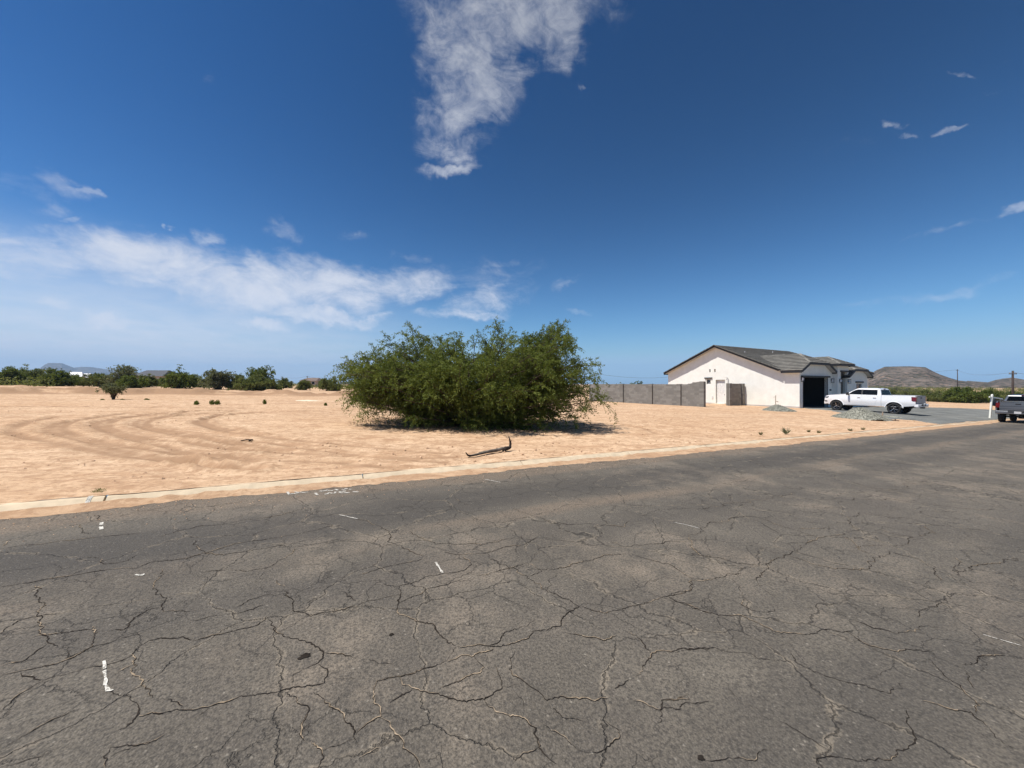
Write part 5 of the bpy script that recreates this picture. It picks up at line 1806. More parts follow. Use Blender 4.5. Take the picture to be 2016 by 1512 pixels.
# entry hip roof
e0, e1, eb, ez_, es = 6.5, 9.9, -0.82, 3.70, 0.49
hb = eb + 1.7; hz = ez_ + 1.7 * es
roof_plane([(e0, eb, ez_), (e1, eb, ez_), (8.2, hb, hz)])
roof_plane([(e0, eb, ez_), (8.2, hb, hz), (8.2, 5.0, hz), (e0, 3.1, ez_)])
roof_plane([(e1, eb, ez_), (8.2, hb, hz), (8.2, 5.0, hz), (e1, 3.1, ez_)])
caps((8.2, hb, hz), (e0, eb, ez_)); caps((8.2, hb, hz), (e1, eb, ez_)); caps((8.2, hb, hz), (8.2, 5.2, hz))
fascia([(e0, eb - 0.02, ez_ - 0.01), (e1, eb - 0.02, ez_ - 0.01)]); fascia([(e0 - 0.02, eb, ez_ - 0.01), (e0 - 0.02, 3.2, ez_ - 0.01)]); fascia([(e1 + 0.02, eb, ez_ - 0.01), (e1 + 0.02, 3.2, ez_ - 0.01)])
# soffit boards close the eaves
box('soffit', -0.43, -0.002, -0.38, 1.2, 2.72, 2.74, MT['grey_stucco'], house)
# rake tiles along the gable edge, each lapping the next
def rake(p, q):
    p = Vector(p); q = Vector(q)
    L = (q - p).length; d = (q - p).normalized(); n = int(L / 0.37)
    bm = bmesh.new()
    for i in range(n):
        a = p + d * (L * i / n); b = p + d * (L * (i + 1) / n + 0.04)
        o = rng.uniform(-0.02, 0.03)
        bar(bm, a + Vector((-0.05 + o, 0, 0.075)), b + Vector((-0.05 + o, 0, 0.035)), 0.17, 0.05)
    bm2 = obj('rake_tile', bm, MT['tile'], house); bm2['kind'] = 'stuff'
rake((RK, 8.2, rid), (RK, me_b, me_z)); rake((RK, 8.2, rid), (RK, mr_b, mr_z))
# roof vent pipe
for (a, b) in ((2.0, 6.2), (9.5, 7.0), (12.5, 6.4)):
    bm = bmesh.new(); z = main_z(b)
    add_tube(bm, [(a, b, z - 0.1), (a, b, z + 0.2)], 0.04, 10)
    obj('vent_pipe', bm, MT['frame_white'], house)

# garden wall stub that joins the house
p_h = HC.xy + ROAD_N.xy * 5.2
p_l = p_h - ROAD_D.xy * 2.85
block_wall('garden_wall', p_l, p_h - ROAD_D.xy * 0.03, 1.70, 1.67, 'short shaded block wall stub joining the house beside the side door', [0.2, 2.5])

# standpipe in front of the gable wall
sp = at(1527, 36.0)
r_ = empty('standpipe', sp)
tag(r_, 'thin yellowish water standpipe rising behind the small gravel pile', 'pipe')
bm = bmesh.new()
add_tube(bm, [(0, 0, -0.1), (0, 0, 1.15), (0.03, 0, 1.2)], 0.032, 8)
obj('riser', bm, MT['pipe'], r_, True)
bm = bmesh.new()
add_tube(bm, [(0, 0, 0.62), (0.2, 0, 0.62), (0.22, 0, 0.55)], 0.03, 8)
obj('tap', bm, MT['pipe'], r_, True)
bm = bmesh.new(); add_tube(bm, [(-0.2, 0, 1.02), (0.05, 0, 1.06)], 0.02, 6)
obj('lever', bm, MT['pipe'], r_, True)

# ------------------------------------------------------------------ gravel drive and piles
def inside(px, py, poly):
    c = np.zeros(px.shape, bool)
    n = len(poly)
    for i in range(n):
        x0, y0 = poly[i]; x1, y1 = poly[(i + 1) % n]
        m = ((y0 > py) != (y1 > py)) & (px < (x1 - x0) * (py - y0) / ((y1 - y0) + 1e-12) + x0)
        c ^= m
    return c

def build_drive():
    poly = [hit(*p) for p in ((1640, 809), (1672, 817), (1712, 823), (1745, 826), (1800, 828), (1850, 836))]
    uk = [to_road(hit(px, 838 - (px - 1850) * 0.086, road=True))[0] for px in (1850,)]
    poly = [(p.x, p.y) for p in poly]
    poly += [tuple(uv_pt(46.6, V_KERB + KERB_W).xy), tuple(uv_pt(75, V_KERB + KERB_W).xy), tuple(uv_pt(75, V_KERB + 5).xy)]
    poly += [tuple(at(1962, 44).xy), tuple(at(1900, 44).xy), tuple(at(1815, 45).xy)]
    L = lambda a, b: tuple((HC + ROAD_D * a + ROAD_N * b).xy)
    poly += [L(16, -0.35), L(0.2, -0.02), tuple(hit(1583, 804.5).xy)]
    xs = np.arange(20, 62, 0.09); ys = np.arange(18, 52, 0.09)
    X, Y = np.meshgrid(xs, ys, indexing='ij')
    jx = X + 0.5 * fbm(X * 0.8, Y * 0.8, 6, 71); jy = Y + 0.5 * fbm(X * 0.8, Y * 0.8, 6, 72)
    ins = inside(jx.ravel(), jy.ravel(), poly).reshape(X.shape)
    V_ = X * RN[0] + Y * RN[1]
    ins &= V_ > V_KERB + KERB_W + 0.02
    z = ground_z(X, Y) + 0.055 + 0.02 * fbm(X * 2, Y * 2, 3, 73)
    ok = ins
    # drop the rim into the soil
    core = ok.copy()
    core[1:-1, 1:-1] = ok[1:-1, 1:-1] & ok[:-2, 1:-1] & ok[2:, 1:-1] & ok[1:-1, :-2] & ok[1:-1, 2:]
    z = np.where(core, z, z - 0.10)
    idx = np.arange(X.size).reshape(X.shape)
    cell = ok[:-1, :-1] & ok[1:, :-1] & ok[1:, 1:] & ok[:-1, 1:]
    F = np.stack([idx[:-1, :-1], idx[1:, :-1], idx[1:, 1:], idx[:-1, 1:]], -1)[cell]
    used = np.unique(F)
    remap = np.full(X.size, -1); remap[used] = np.arange(len(used))
    P = np.stack([X.ravel(), Y.ravel(), z.ravel()], 1)[used]
    o = np_mesh('gravel_driveway', P, remap[F], MT['gravel'], attrs={'tint': ('POINT', 0.18 + 0.5 * fbm(P[:, 0] * 1.2, P[:, 1] * 1.2, 4, 81) + rng.uniform(0, 0.25, len(P)))}, smooth=True)
    tag(o, 'grey gravel driveway from the garage to the kerb', kind='structure')
build_drive()

def pile(px, py, w_px, top_py, label, elong=1.0, seed=0):
    c = hit(px, py)
    Y = c.y + 0.45
    w = w_px / 757 * Y
    h = hgt(top_py, Y) - c.z
    cx, cy = (px - 1008) / 757 * Y, Y
    root = empty('gravel_pile', (cx, cy, float(ground_z(cx, cy))))
    tag(root, label, 'gravel pile')
    n = 56
    xs = np.linspace(-1.1, 1.1, n)
    X, Yg = np.meshgrid(xs, xs, indexing='ij')
    r = np.hypot(X, Yg) * (1 + 0.35 * fbm(X * 1.4 + seed, Yg * 1.4, 2, 90 + seed))
    z = h * np.clip(1 - r, -0.15, 1) ** 1.0 * (1.0) if False else h * np.clip(1.08 - r ** 1.15, -0.2, 1)
    z = z + 0.035 * fbm(X * 9, Yg * 9, 3, 95) 
    wy = w / 2 * 0.95
    P = np.stack([X * w / 2, Yg * wy, z], -1).reshape(-1, 3)
    idx = np.arange(n * n).reshape(n, n)
    F = np.stack([idx[:-1, :-1], idx[1:, :-1], idx[1:, 1:], idx[:-1, 1:]], -1).reshape(-1, 4)
    zc = P[F].max(axis=1)[:, 2]
    F = F[zc > -0.06]
    o = np_mesh('heap', P, F, MT['pile_gravel'], root, attrs={'tint': ('POINT', rng.uniform(0.2, 0.8, len(P)))}, smooth=True)
    k = rng.integers(0, n * n, 3500)
    pts = P[k] + np.stack([rng.uniform(-.03, .03, len(k)), rng.uniform(-.03, .03, len(k)), np.full(len(k), 0.012)], 1)
    pts = pts[pts[:, 2] > 0]
    scatter_rocks('gravel', pts, rng.uniform(0.015, 0.038, len(pts)), MT['pile_gravel'], parent=root)
pile(1530, 809.5, 52, 797, 'small grey gravel pile in front of the white gable wall', seed=1)
pile(1694, 826, 76, 803.5, 'large grey gravel pile in front of the white pickup', seed=5)
pile(1748, 823, 32, 819, 'low spread of grey gravel trailing right of the large pile', seed=9)

# survey stake and black tube by the pile
s0 = hit(1737, 827)
bm = bmesh.new(); add_box(bm, -0.03, 0.03, -0.012, 0.012, -0.1, 0.52)
bmesh.ops.transform(bm, matrix=Matrix.Translation(s0) @ Matrix.Rotation(R(3), 4, 'Y'), verts=bm.verts[:])
tag(obj('survey_stake', bm, MT['stake']), 'thin pale wooden survey stake beside the large gravel pile', 'stake')
bm = bmesh.new(); a = hit(1740, 828); b = hit(1770, 829.5)
add_tube(bm, [a + Vector((0, 0, .03)), a.lerp(b, .5) + Vector((0, 0, .03)), b + Vector((0, 0, .03))], 0.025, 8)
add_tube(bm, [a.lerp(b, .75) + Vector((0, 0, .04)), a.lerp(b, .75) + Vector((0, 0, .16))], 0.02, 6)
tag(obj('drain_pipe', bm, MT['black_trim'], None, True), 'short black pipe lying on the ground right of the survey stake', 'pipe')

# ------------------------------------------------------------------ pickups
def paint_mat(name, col, metal=0.0, rough=0.3, flake=0.0):
    m = simple(name, col, rough, metal, var=0.03, scale=3, coat=0.8)
    return m
MT['truck_white'] = paint_mat('white_car_paint', (0.74, 0.74, 0.74))
MT['truck_grey'] = paint_mat('grey_metallic_car_paint', (0.16, 0.165, 0.175), 0.7, 0.38)
MT['black_plastic'] = simple('black_plastic', (0.018, 0.018, 0.019), 0.55)
MT['tyre'] = simple('tyre_rubber', (0.022, 0.022, 0.022), 0.85, spec=0.3)
MT['rim'] = simple('gloss_black_rim', (0.02, 0.02, 0.022), 0.25, coat=0.5)
MT['machined'] = simple('machined_metal', (0.6, 0.6, 0.62), 0.25, metal=0.9)
MT['chrome'] = simple('chrome', (0.75, 0.75, 0.77), 0.12, metal=1.0, var=0.02)
MT['red_lens'] = simple('red_lamp_lens', (0.13, 0.008, 0.010), 0.15)
MT['clear_lens'] = simple('smoked_lamp_lens', (0.03, 0.03, 0.035), 0.08)
MT['silver'] = simple('silver_tailgate_panel', (0.36, 0.36, 0.37), 0.4, metal=0.5)
MT['plate'] = simple('licence_plate', (0.50, 0.48, 0.47), 0.4)

def hwid(x, z):
    """half width of the truck's skin at a height and length"""
    w = 0.985
    if z < 0.8: w -= (0.8 - z) * 0.16
    elif z > 1.12: w -= (z - 1.12) * 0.12
    else: w += 0.012 * math.sin((z - 0.8) / 0.32 * math.pi)
    if x > 2.15: w -= (x - 2.15) ** 1.6 * 0.30
    if x < -2.6: w -= (-2.6 - x) * 0.05
    return w

def skin(outline, holes=(), inner=0.06, off=0.0, cuts_z=(0.65, 0.8, 0.88, 0.96, 1.04, 1.12, 1.25), cuts_x=(-2.6, 1.9, 2.15, 2.4, 2.6, 2.75), full=False):
    """side panel (x, z outline) following the truck's skin on the left; full=True spans both sides"""
    bm = bmesh.new()
    prism(bm, outline, holes, -1.0 if full else 0.0, 1.0, lambda u, v, t: Vector((u, t, v)))
    for z in cuts_z:
        bmesh.ops.bisect_plane(bm, geom=bm.verts[:] + bm.edges[:] + bm.faces[:], plane_co=(0, 0, z), plane_no=(0, 0, 1))
    for x in cuts_x:
        bmesh.ops.bisect_plane(bm, geom=bm.verts[:] + bm.edges[:] + bm.faces[:], plane_co=(x, 0, 0), plane_no=(1, 0, 0))
    for v in bm.verts:
        w = hwid(v.co.x, v.co.z) + off
        if full: v.co.y = w * v.co.y
        else: v.co.y = w if v.co.y > 0.5 else w - inner
    return bm

def mirror_bm(bm):
    bmesh.ops.transform(bm, matrix=Matrix.Diagonal((1, -1, 1, 1)), verts=bm.verts[:])
    bmesh.ops.reverse_faces(bm, faces=bm.faces[:])
    return bm

def arc(cx, cz, r, a0, a1, n):
    return [(cx + r * math.cos(R(a0 + (a1 - a0) * i / n)), cz + r * math.sin(R(a0 + (a1 - a0) * i / n))) for i in range(n + 1)]

FA, RAX = 1.93, -1.74
WR = 0.42
def make_wheel(parent, x, y, side, rim_mats):
    w = empty('wheel', (x, y, WR), 0, parent)
    if side < 0: w.rotation_euler = (0, 0, math.pi)
    def lathe(prof, mat, name, par, seg=36):
        bm = bmesh.new()
        rings = [[bm.verts.new((r * math.cos(2 * math.pi * k / seg), yy, r * math.sin(2 * math.pi * k / seg))) for k in range(seg)] for r, yy in prof]
        for A, B in zip(rings[:-1], rings[1:]):
            for k in range(seg):
                bm.faces.new([A[k], A[(k + 1) % seg], B[(k + 1) % seg], B[k]])
        bmesh.ops.recalc_face_normals(bm, faces=bm.faces[:])
        return obj(name, bm, mat, par, True)
    lathe([(0.285, 0.10), (0.30, 0.135), (0.35, 0.145), (0.395, 0.135), (0.415, 0.10), (WR, 0.04), (WR, -0.04), (0.415, -0.10), (0.395, -0.135), (0.30, -0.14), (0.27, -0.12)], MT['tyre'], 'tyre', w)
    rim = lathe([(0.275, -0.11), (0.268, 0.06), (0.272, 0.105), (0.29, 0.118), (0.292, 0.11), (0.29, 0.10)], rim_mats[0], 'rim', w)
    lathe([(0.0, -0.02), (0.26, -0.02), (0.268, -0.06)], MT['black_plastic'], 'brake_disc', w, 24)
    bm = bmesh.new()
    for k in range(6):
        for dd in (-0.13, 0.13):
            a = 2 * math.pi * k / 6 + 0.3
            p = Vector((math.cos(a) * 0.05, 0.075, math.sin(a) * 0.05)); q = Vector((math.cos(a + dd) * 0.27, 0.10, math.sin(a + dd) * 0.27))
            bar(bm, p, q, 0.034, 0.03, Vector((0, 1, 0)))
    add_tube(bm, [(0, 0.05, 0), (0, 0.105, 0)], 0.06, 14)
    obj('spoke', bm, rim_mats[0], w)
    bm = bmesh.new()
    for k in range(3):
        a = 2 * math.pi * k / 6 * 2 + 0.3 + R(180)
        p = Vector((math.cos(a) * 0.07, 0.098, math.sin(a) * 0.07)); q = Vector((math.cos(a) * 0.24, 0.112, math.sin(a) * 0.24))
        bar(bm, p, q, 0.022, 0.012, Vector((0, 1, 0)))
    add_tube(bm, [(0, 0.1, 0), (0, 0.118, 0)], 0.035, 12)
    obj('hub_cap', bm, rim_mats[1], w)

def pickup(name, loc, rz, label, paintm, trim, tail_panel, tonneau=False, pitch=0.0, group=None):
    root = empty(name, loc, rz)
    root.rotation_euler = (0, pitch, rz)
    tag(root, label, 'pickup truck', group)
    # lower body of the cab and nose
    ar = 0.50
    out = [(2.80, 0.60), (2.84, 0.78), (2.82, 1.02), (2.78, 1.17), (2.68, 1.25), (2.45, 1.31), (2.0, 1.355), (1.55, 1.385), (1.35, 1.40), (-0.98, 1.42), (-0.98, 0.56), (1.38, 0.54), (1.43, 0.60)]
    out += arc(FA, WR + 0.02, ar, 180 - 14, 14, 14)[0:]
    out += [(2.46, 0.55)]
    bm = skin(out, full=True)
    bmesh.ops.recalc_face_normals(bm, faces=bm.faces[:])
    b = obj('body', bm, paintm, root)
    bv = b.modifiers.new('bevel', 'BEVEL'); bv.width = 0.022; bv.segments = 3; bv.limit_method = 'ANGLE'; bv.angle_limit = R(35)
    b.data.shade_smooth()
    b.modifiers.new('wn', 'WEIGHTED_NORMAL')
    # hood bulge
    bm = bmesh.new()
    n1, n2 = 14, 9
    g = [[bm.verts.new((1.42 + 1.30 * i / n1, -0.62 + 1.24 * j / n2, 1.385 - 0.13 * (i / n1) ** 2.2 + 0.045 * math.sin(math.pi * min(1, max(0, j / n2))) ** 0.5 * math.sin(math.pi * min(0.5 + i / n1 * 0.5, 1)) + 0.004)) for j in range(n2 + 1)] for i in range(n1 + 1)]
    for i in range(n1):
        for j in range(n2):
            bm.faces.new([g[i][j], g[i + 1][j], g[i + 1][j + 1], g[i][j + 1]])
    obj('hood', bm, paintm, root, True)
    # greenhouse
    bz, rz_ = 1.40, 1.93
    ring = lambda x0, x1, w, z: [(x0, -w, z), (x1, -w, z), (x1, w, z), (x0, w, z)]
    bm = bmesh.new()
    lv = [ring(-0.975, 1.36, 0.945, bz), ring(-0.86, 0.66, 0.775, rz_ - 0.05), ring(-0.78, 0.50, 0.70, rz_ + 0.01), ring(-0.60, 0.28, 0.50, rz_ + 0.04)]
    rr = [[bm.verts.new(p) for p in r] for r in lv]
    for A, B in zip(rr[:-1], rr[1:]):
        for k in range(4):
            bm.faces.new([A[k], A[(k + 1) % 4], B[(k + 1) % 4], B[k]])
    bm.faces.new(rr[-1])
    c = obj('cab', bm, paintm, root)
    bv = c.modifiers.new('bevel', 'BEVEL'); bv.width = 0.05; bv.segments = 4; bv.limit_method = 'ANGLE'; bv.angle_limit = R(12)
    c.data.shade_smooth()
    c.modifiers.new('wn', 'WEIGHTED_NORMAL')
    # glass sits a hair proud of the greenhouse faces
    def side_pt(x, z, s, off):
        t = (z - bz) / (rz_ - 0.05 - bz)
        return Vector((x, s * (0.945 + (0.775 - 0.945) * t + off), z))
    def side_glass(outl, s, nm, m, off=0.007):
        bm = bmesh.new()
        vs = [bm.verts.new(side_pt(x, z, s, off)) for x, z in outl]
        vi = [bm.verts.new(side_pt(x, z, s, off - 0.02)) for x, z in outl]
        bm.faces.new(vs)
        for i in range(len(vs)):
            bm.faces.new([vs[i], vs[(i + 1) % len(vs)], vi[(i + 1) % len(vs)], vi[i]])
        bmesh.ops.recalc_face_normals(bm, faces=bm.faces[:])
        obj(nm, bm, m, root)
    for s in (1, -1):
        side_glass([(1.13, 1.43), (0.27, 1.43), (0.27, 1.84), (0.52, 1.84), (0.70, 1.78), (0.86, 1.68)], s, 'side_window', MT['glass'])
        side_glass([(0.21, 1.43), (-0.72, 1.43), (-0.74, 1.50), (-0.70, 1.84), (0.21, 1.84)], s, 'side_window', MT['glass'])
        side_glass([(0.265, 1.425), (0.215, 1.425), (0.215, 1.85), (0.265, 1.85)], s, 'door_pillar', MT['black_plastic'], 0.006)
    def end_glass(x0, w0, z0, x1, w1, z1, nm, off):
        bm = bmesh.new()
        vs = [bm.verts.new(p) for p in ((x0 + off, -w0, z0), (x0 + off, w0, z0), (x1 + off, w1, z1), (x1 + off, -w1, z1))]
        bm.faces.new(vs)
        bmesh.ops.solidify(bm, geom=bm.faces[:], thickness=0.006)
        obj(nm, bm, MT['glass'], root)
    lerp = lambda a, b, t: a + (b - a) * t
    end_glass(lerp(1.36, 0.66, 0.08), 0.84, lerp(bz, 1.88, 0.08), lerp(1.36, 0.66, 0.96), 0.70, lerp(bz, 1.88, 0.96), 'windshield', 0.014)
    end_glass(lerp(-0.975, -0.86, 0.10), 0.80, lerp(bz, 1.88, 0.10), lerp(-0.975, -0.86, 0.90), 0.68, lerp(bz, 1.88, 0.90), 'rear_window', -0.012)
    # doors, both sides
    d1 = [(1.18, 0.60), (1.20, 1.0), (1.14, 1.385), (0.25, 1.40), (0.25, 0.60)]
    d2 = [(0.235, 0.60), (0.235, 1.40), (-0.74, 1.41), (-0.76, 1.10), (-0.66, 0.90), (-0.62, 0.60)]
    for s in (1, -1):
        for dd, hx in ((d1, 0.42), (d2, -0.58)):
            bm = skin(dd, inner=0.04, off=0.007)
            bmesh.ops.recalc_face_normals(bm, faces=bm.faces[:])
            if s < 0: mirror_bm(bm)
            do = obj('door', bm, paintm, root)
            do.modifiers.new('b', 'BEVEL').width = 0.005
            box('door_handle', hx - 0.10, hx + 0.10, s * (hwid(hx, 1.22) + 0.045) - 0.012, s * (hwid(hx, 1.22) + 0.045) + 0.012, 1.19, 1.225, trim, do, bev=0.006)
        # wheel-arch flares
        for cx in (FA, RAX):
            bm = bmesh.new()
            n = 16; A = []
            for i in range(n + 1):
                a = R(172 - 164 * i / n)
                row = []
                for rad, yy in ((0.495, 0.90), (0.495, 0.995), (0.515, 1.008), (0.55, 0.995), (0.555, 0.96)):
                    x = cx + rad * math.cos(a); z = WR + 0.02 + rad * math.sin(a)
                    row.append(bm.verts.new((x, s * (yy + hwid(x, max(z, 0.8)) - 0.985), z)))
                A.append(row)
            for i in range(n):
                for j in range(4):
                    bm.faces.new([A[i][j], A[i][j + 1], A[i + 1][j + 1], A[i + 1][j]])
            bmesh.ops.recalc_face_normals(bm, faces=bm.faces[:])
            obj('wheel_arch', bm, paintm, root, True)
        # mirror
        mr = box('side_mirror', 1.02, 1.16, s * 1.18 - 0.11, s * 1.18 + 0.11, 1.36, 1.60, MT['black_plastic'], root, bev=0.03, seg=2)
        box('mirror_arm', 1.03, 1.12, min(s * 0.93, s * 1.09), max(s * 0.93, s * 1.09), 1.40, 1.45, MT['black_plastic'], root)
        # headlight and fog recess
        bm = skin([(2.80, 1.06), (2.78, 1.15), (2.50, 1.20), (2.48, 1.14), (2.60, 1.05)], inner=0.03, off=0.006, cuts_z=(), cuts_x=(2.75, 2.85))
        bmesh.ops.recalc_face_normals(bm, faces=bm.faces[:])
        if s < 0: mirror_bm(bm)
        obj('headlight', bm, MT['clear_lens'], root)
        bm = skin([(2.815, 0.72), (2.815, 0.84), (2.60, 0.82), (2.60, 0.74)], inner=0.03, off=0.006, cuts_z=(), cuts_x=(2.85,))
        bmesh.ops.recalc_face_normals(bm, faces=bm.faces[:])
        if s < 0: mirror_bm(bm)
        obj('fog_light', bm, MT['black_plastic'], root)
        # running board
        box('running_board', -0.85, 1.3, min(s * 0.86, s * 1.0), max(s * 0.86, s * 1.0), 0.47, 0.53, MT['black_plastic'], root, bev=0.01)
        # bed side
        bo = [(-0.995, 0.56), (-0.995, 1.44), (-2.90, 1.455), (-2.925, 1.35), (-2.93, 0.85), (-2.90, 0.70), (-2.30, 0.62)] + arc(RAX, WR + 0.02, ar, 14, 166, 14) + [(-1.20, 0.56)]
        bm = skin(bo, inner=0.07)
        bmesh.ops.recalc_face_normals(bm, faces=bm.faces[:])
        if s < 0: mirror_bm(bm)
        bs = obj('bed_side', bm, paintm, root)
        bv = bs.modifiers.new('bevel', 'BEVEL'); bv.width = 0.018; bv.segments = 3; bv.limit_method = 'ANGLE'; bv.angle_limit = R(35)
        bs.data.shade_smooth(); bs.modifiers.new('wn', 'WEIGHTED_NORMAL')
        # tail lamp wraps the corner
        bm = bmesh.new()
        prof = [(-2.70, 1.37), (-2.72, 1.08), (-2.80, 1.03), (-2.955, 1.03), (-2.955, 1.36)]
        vs = []
        for (x, z) in prof: vs.append(bm.verts.new((x, s * (hwid(x, z) + 0.008), z)))
        v2 = [bm.verts.new((x if x > -2.9 else -2.962, s * (hwid(x, z) - (0.02 if x > -2.9 else 0.17)), z)) for x, z in prof]
        bm.faces.new(vs); bm.faces.new(v2[::-1])
        for i in range(len(prof)): bm.faces.new([vs[i], vs[(i + 1) % 5], v2[(i + 1) % 5], v2[i]])
        bmesh.ops.recalc_face_normals(bm, faces=bm.faces[:])
        tl = obj('taillight', bm, MT['red_lens'], root)
        make_wheel(root, FA, s * 0.86, s, (MT['rim'], MT['machined']))
        make_wheel(root, RAX, s * 0.86, s, (MT['rim'], MT['machined']))
    # bed interior
    bm = bmesh.new()
    add_box(bm, -2.84, -1.0, -0.90, 0.90, 0.80, 0.86)
    add_box(bm, -1.04, -1.0, -0.90, 0.90, 0.861, 1.43)
    obj('bed_floor', bm, MT['black_plastic'], root)
    bm = bmesh.new(); add_tube(bm, [(-0.3, 0, 0), (0.3, 0, 0)], 0.1, 6); bm.free()
    # underbody, axles and frame rails
    bm = bmesh.new()
    for yy in (-0.45, 0.45): bar(bm, (-2.8, yy, 0.62), (2.6, yy, 0.62), 0.09, 0.16)
    add_tube(bm, [(RAX, -0.8, WR), (RAX, 0.8, WR)], 0.06, 8); add_tube(bm, [(FA, -0.8, WR), (FA, 0.8, WR)], 0.05, 8)
    add_tube(bm, [(RAX, 0, WR - 0.13), (RAX, 0, WR + 0.13)], 0.16, 10)
    add_box(bm, -1.1, 1.4, -0.8, 0.8, 0.57, 0.66); add_box(bm, 1.3, 2.7, -0.7, 0.7, 0.45, 0.9); add_box(bm, -2.7, -1.2, -0.7, 0.7, 0.66, 0.79)
    add_tube(bm, [(-1.0, -0.3, 0.5), (-2.4, -0.3, 0.5)], 0.07, 8)
    obj('underbody', bm, MT['black_plastic'], root)
    # tailgate
    tg = box('tailgate', -2.955, -2.885, -0.80, 0.80, 0.86, 1.44, tail_panel, root, bev=0.012, seg=2)
    box('tailgate_spoiler', -2.975, -2.88, -0.79, 0.79, 1.441, 1.462, MT['black_plastic'] if not tonneau else MT['chrome'], tg)
    box('tailgate_handle', -2.972, -2.957, -0.12, 0.12, 1.25, 1.33, MT['black_plastic'], tg, bev=0.006)
    if tonneau:
        for zz in (0.95, 1.12): box('tailgate_crease', -2.966, -2.957, -0.78, 0.78, zz, zz + 0.02, MT['black_plastic'], tg)
        box('bed_cover', -2.88, -1.03, -0.88, 0.88, 1.45, 1.50, MT['black_plastic'], root, bev=0.015)
        box('bed_rail_trim', -2.86, -1.03, 0.885, 0.93, 1.462, 1.485, MT['chrome'], root)
        box('bed_rail_trim', -2.86, -1.03, -0.93, -0.885, 1.462, 1.485, MT['chrome'], root)
    # bumpers
    bp = box('rear_bumper', -3.10, -2.86, -0.97, 0.97, 0.60, 0.82, paintm if not tonneau else MT['truck_grey'], root, bev=0.04, seg=2)
    box('bumper_step', -3.11, -2.98, -0.42, 0.42, 0.70, 0.815, MT['black_plastic'], bp, bev=0.01)
    box('licence_plate', -3.118, -3.112, -0.152, 0.152, 0.64, 0.79, MT['plate'], bp)
    box('tow_hitch', -3.16, -2.9, -0.05, 0.05, 0.50, 0.59, MT['black_plastic'], bp)
    fb = box('front_bumper', 2.70, 2.90, -0.78, 0.78, 0.52, 0.76, paintm, root, bev=0.04, seg=2)
    # grille
    gr = box('grille', 2.80, 2.845, -0.62, 0.62, 0.82, 1.14, MT['black_plastic'], root, bev=0.01)
    for zz in (0.88, 0.94, 1.0, 1.06): box('grille_bar', 2.846, 2.855, -0.58, 0.58, zz, zz + 0.018, MT['chrome'] if tonneau else MT['black_plastic'], gr)
    # roof antenna fin
    box('antenna_fin', -0.62, -0.46, -0.015, 0.015, 1.962, 2.02, MT['black_plastic'], root)
    bm = bmesh.new()
    add_box(bm, -0.90, -0.83, -0.14, 0.14, 1.90, 1.935)
    obj('brake_light', bm, MT['red_lens'], root)
    return root

# white truck: left rear and left front wheel contacts seen in the photograph
rwp = Vector((29.4, 29.6)); fwp = Vector((27.72, 32.88))
dirv = (fwp - rwp).normalized()
rgt = Vector((dirv.y, -dirv.x))
cen = rwp + dirv * (-RAX) + rgt * 0.93
zf = float(ground_z(cen.x + dirv.x * FA, cen.y + dirv.y * FA)) + 0.05
zr_ = float(ground_z(cen.x + dirv.x * RAX, cen.y + dirv.y * RAX)) + 0.05
zc = zr_ + (zf - zr_) * (-RAX) / (FA - RAX)
white_truck = pickup('pickup_truck', (cen.x, cen.y, zc), math.atan2(dirv.y, dirv.x), 'white crew cab pickup parked nose-in at the open garage', MT['truck_white'], MT['chrome'], MT['silver'],
       pitch=-math.atan2(zf - zr_, FA - RAX), group='parked pickup trucks')
# grey truck at the kerb
u2, v2 = to_road(Vector((36.0, 28.6, 0)))
v2 = V_KERB - 0.14 - 0.93
ctr = uv_pt(u2 + 0.1, v2)
pickup('pickup_truck', tuple(ctr), PHI, 'grey pickup with a black bed cover parked at the kerb, seen from behind', MT['truck_grey'], MT['truck_grey'], MT['truck_grey'], tonneau=True, pitch=0.026, group='parked pickup trucks')

# ------------------------------------------------------------------ sign post
def sign_post():
    p = at(1949, 29.6)
    root = empty('sign_post', p)
    tag(root, 'white post-and-arm yard sign with black panel, leaning by the grey pickup', 'sign')
    root.rotation_euler = (0, R(7), R(10))
    bm = bmesh.new(); add_box(bm, -0.05, 0.05, -0.05, 0.05, -0.3, 1.86)
    vs = [(-0.05, -0.05, 1.86), (0.05, -0.05, 1.86), (0.05, 0.05, 1.86), (-0.05, 0.05, 1.86)]
    a = [bm.verts.new(v) for v in vs]; t = bm.verts.new((0, 0, 1.92))
    for k in range(4): bm.faces.new([a[k], a[(k + 1) % 4], t])
    obj('post', bm, MT['white_vinyl'], root)
    box('arm', -0.26, 1.05, -0.035, 0.035, 1.62, 1.71, MT['white_vinyl'], root)
    box('sign_panel', 0.15, 0.98, -0.012, 0.012, 1.02, 1.55, MT['sign_black'], root)
    bm = bmesh.new()
    for x in (0.25, 0.88): add_tube(bm, [(x, 0, 1.54), (x, 0, 1.63)], 0.008, 6)
    obj('hook', bm, MT['chrome'], root)
sign_post()

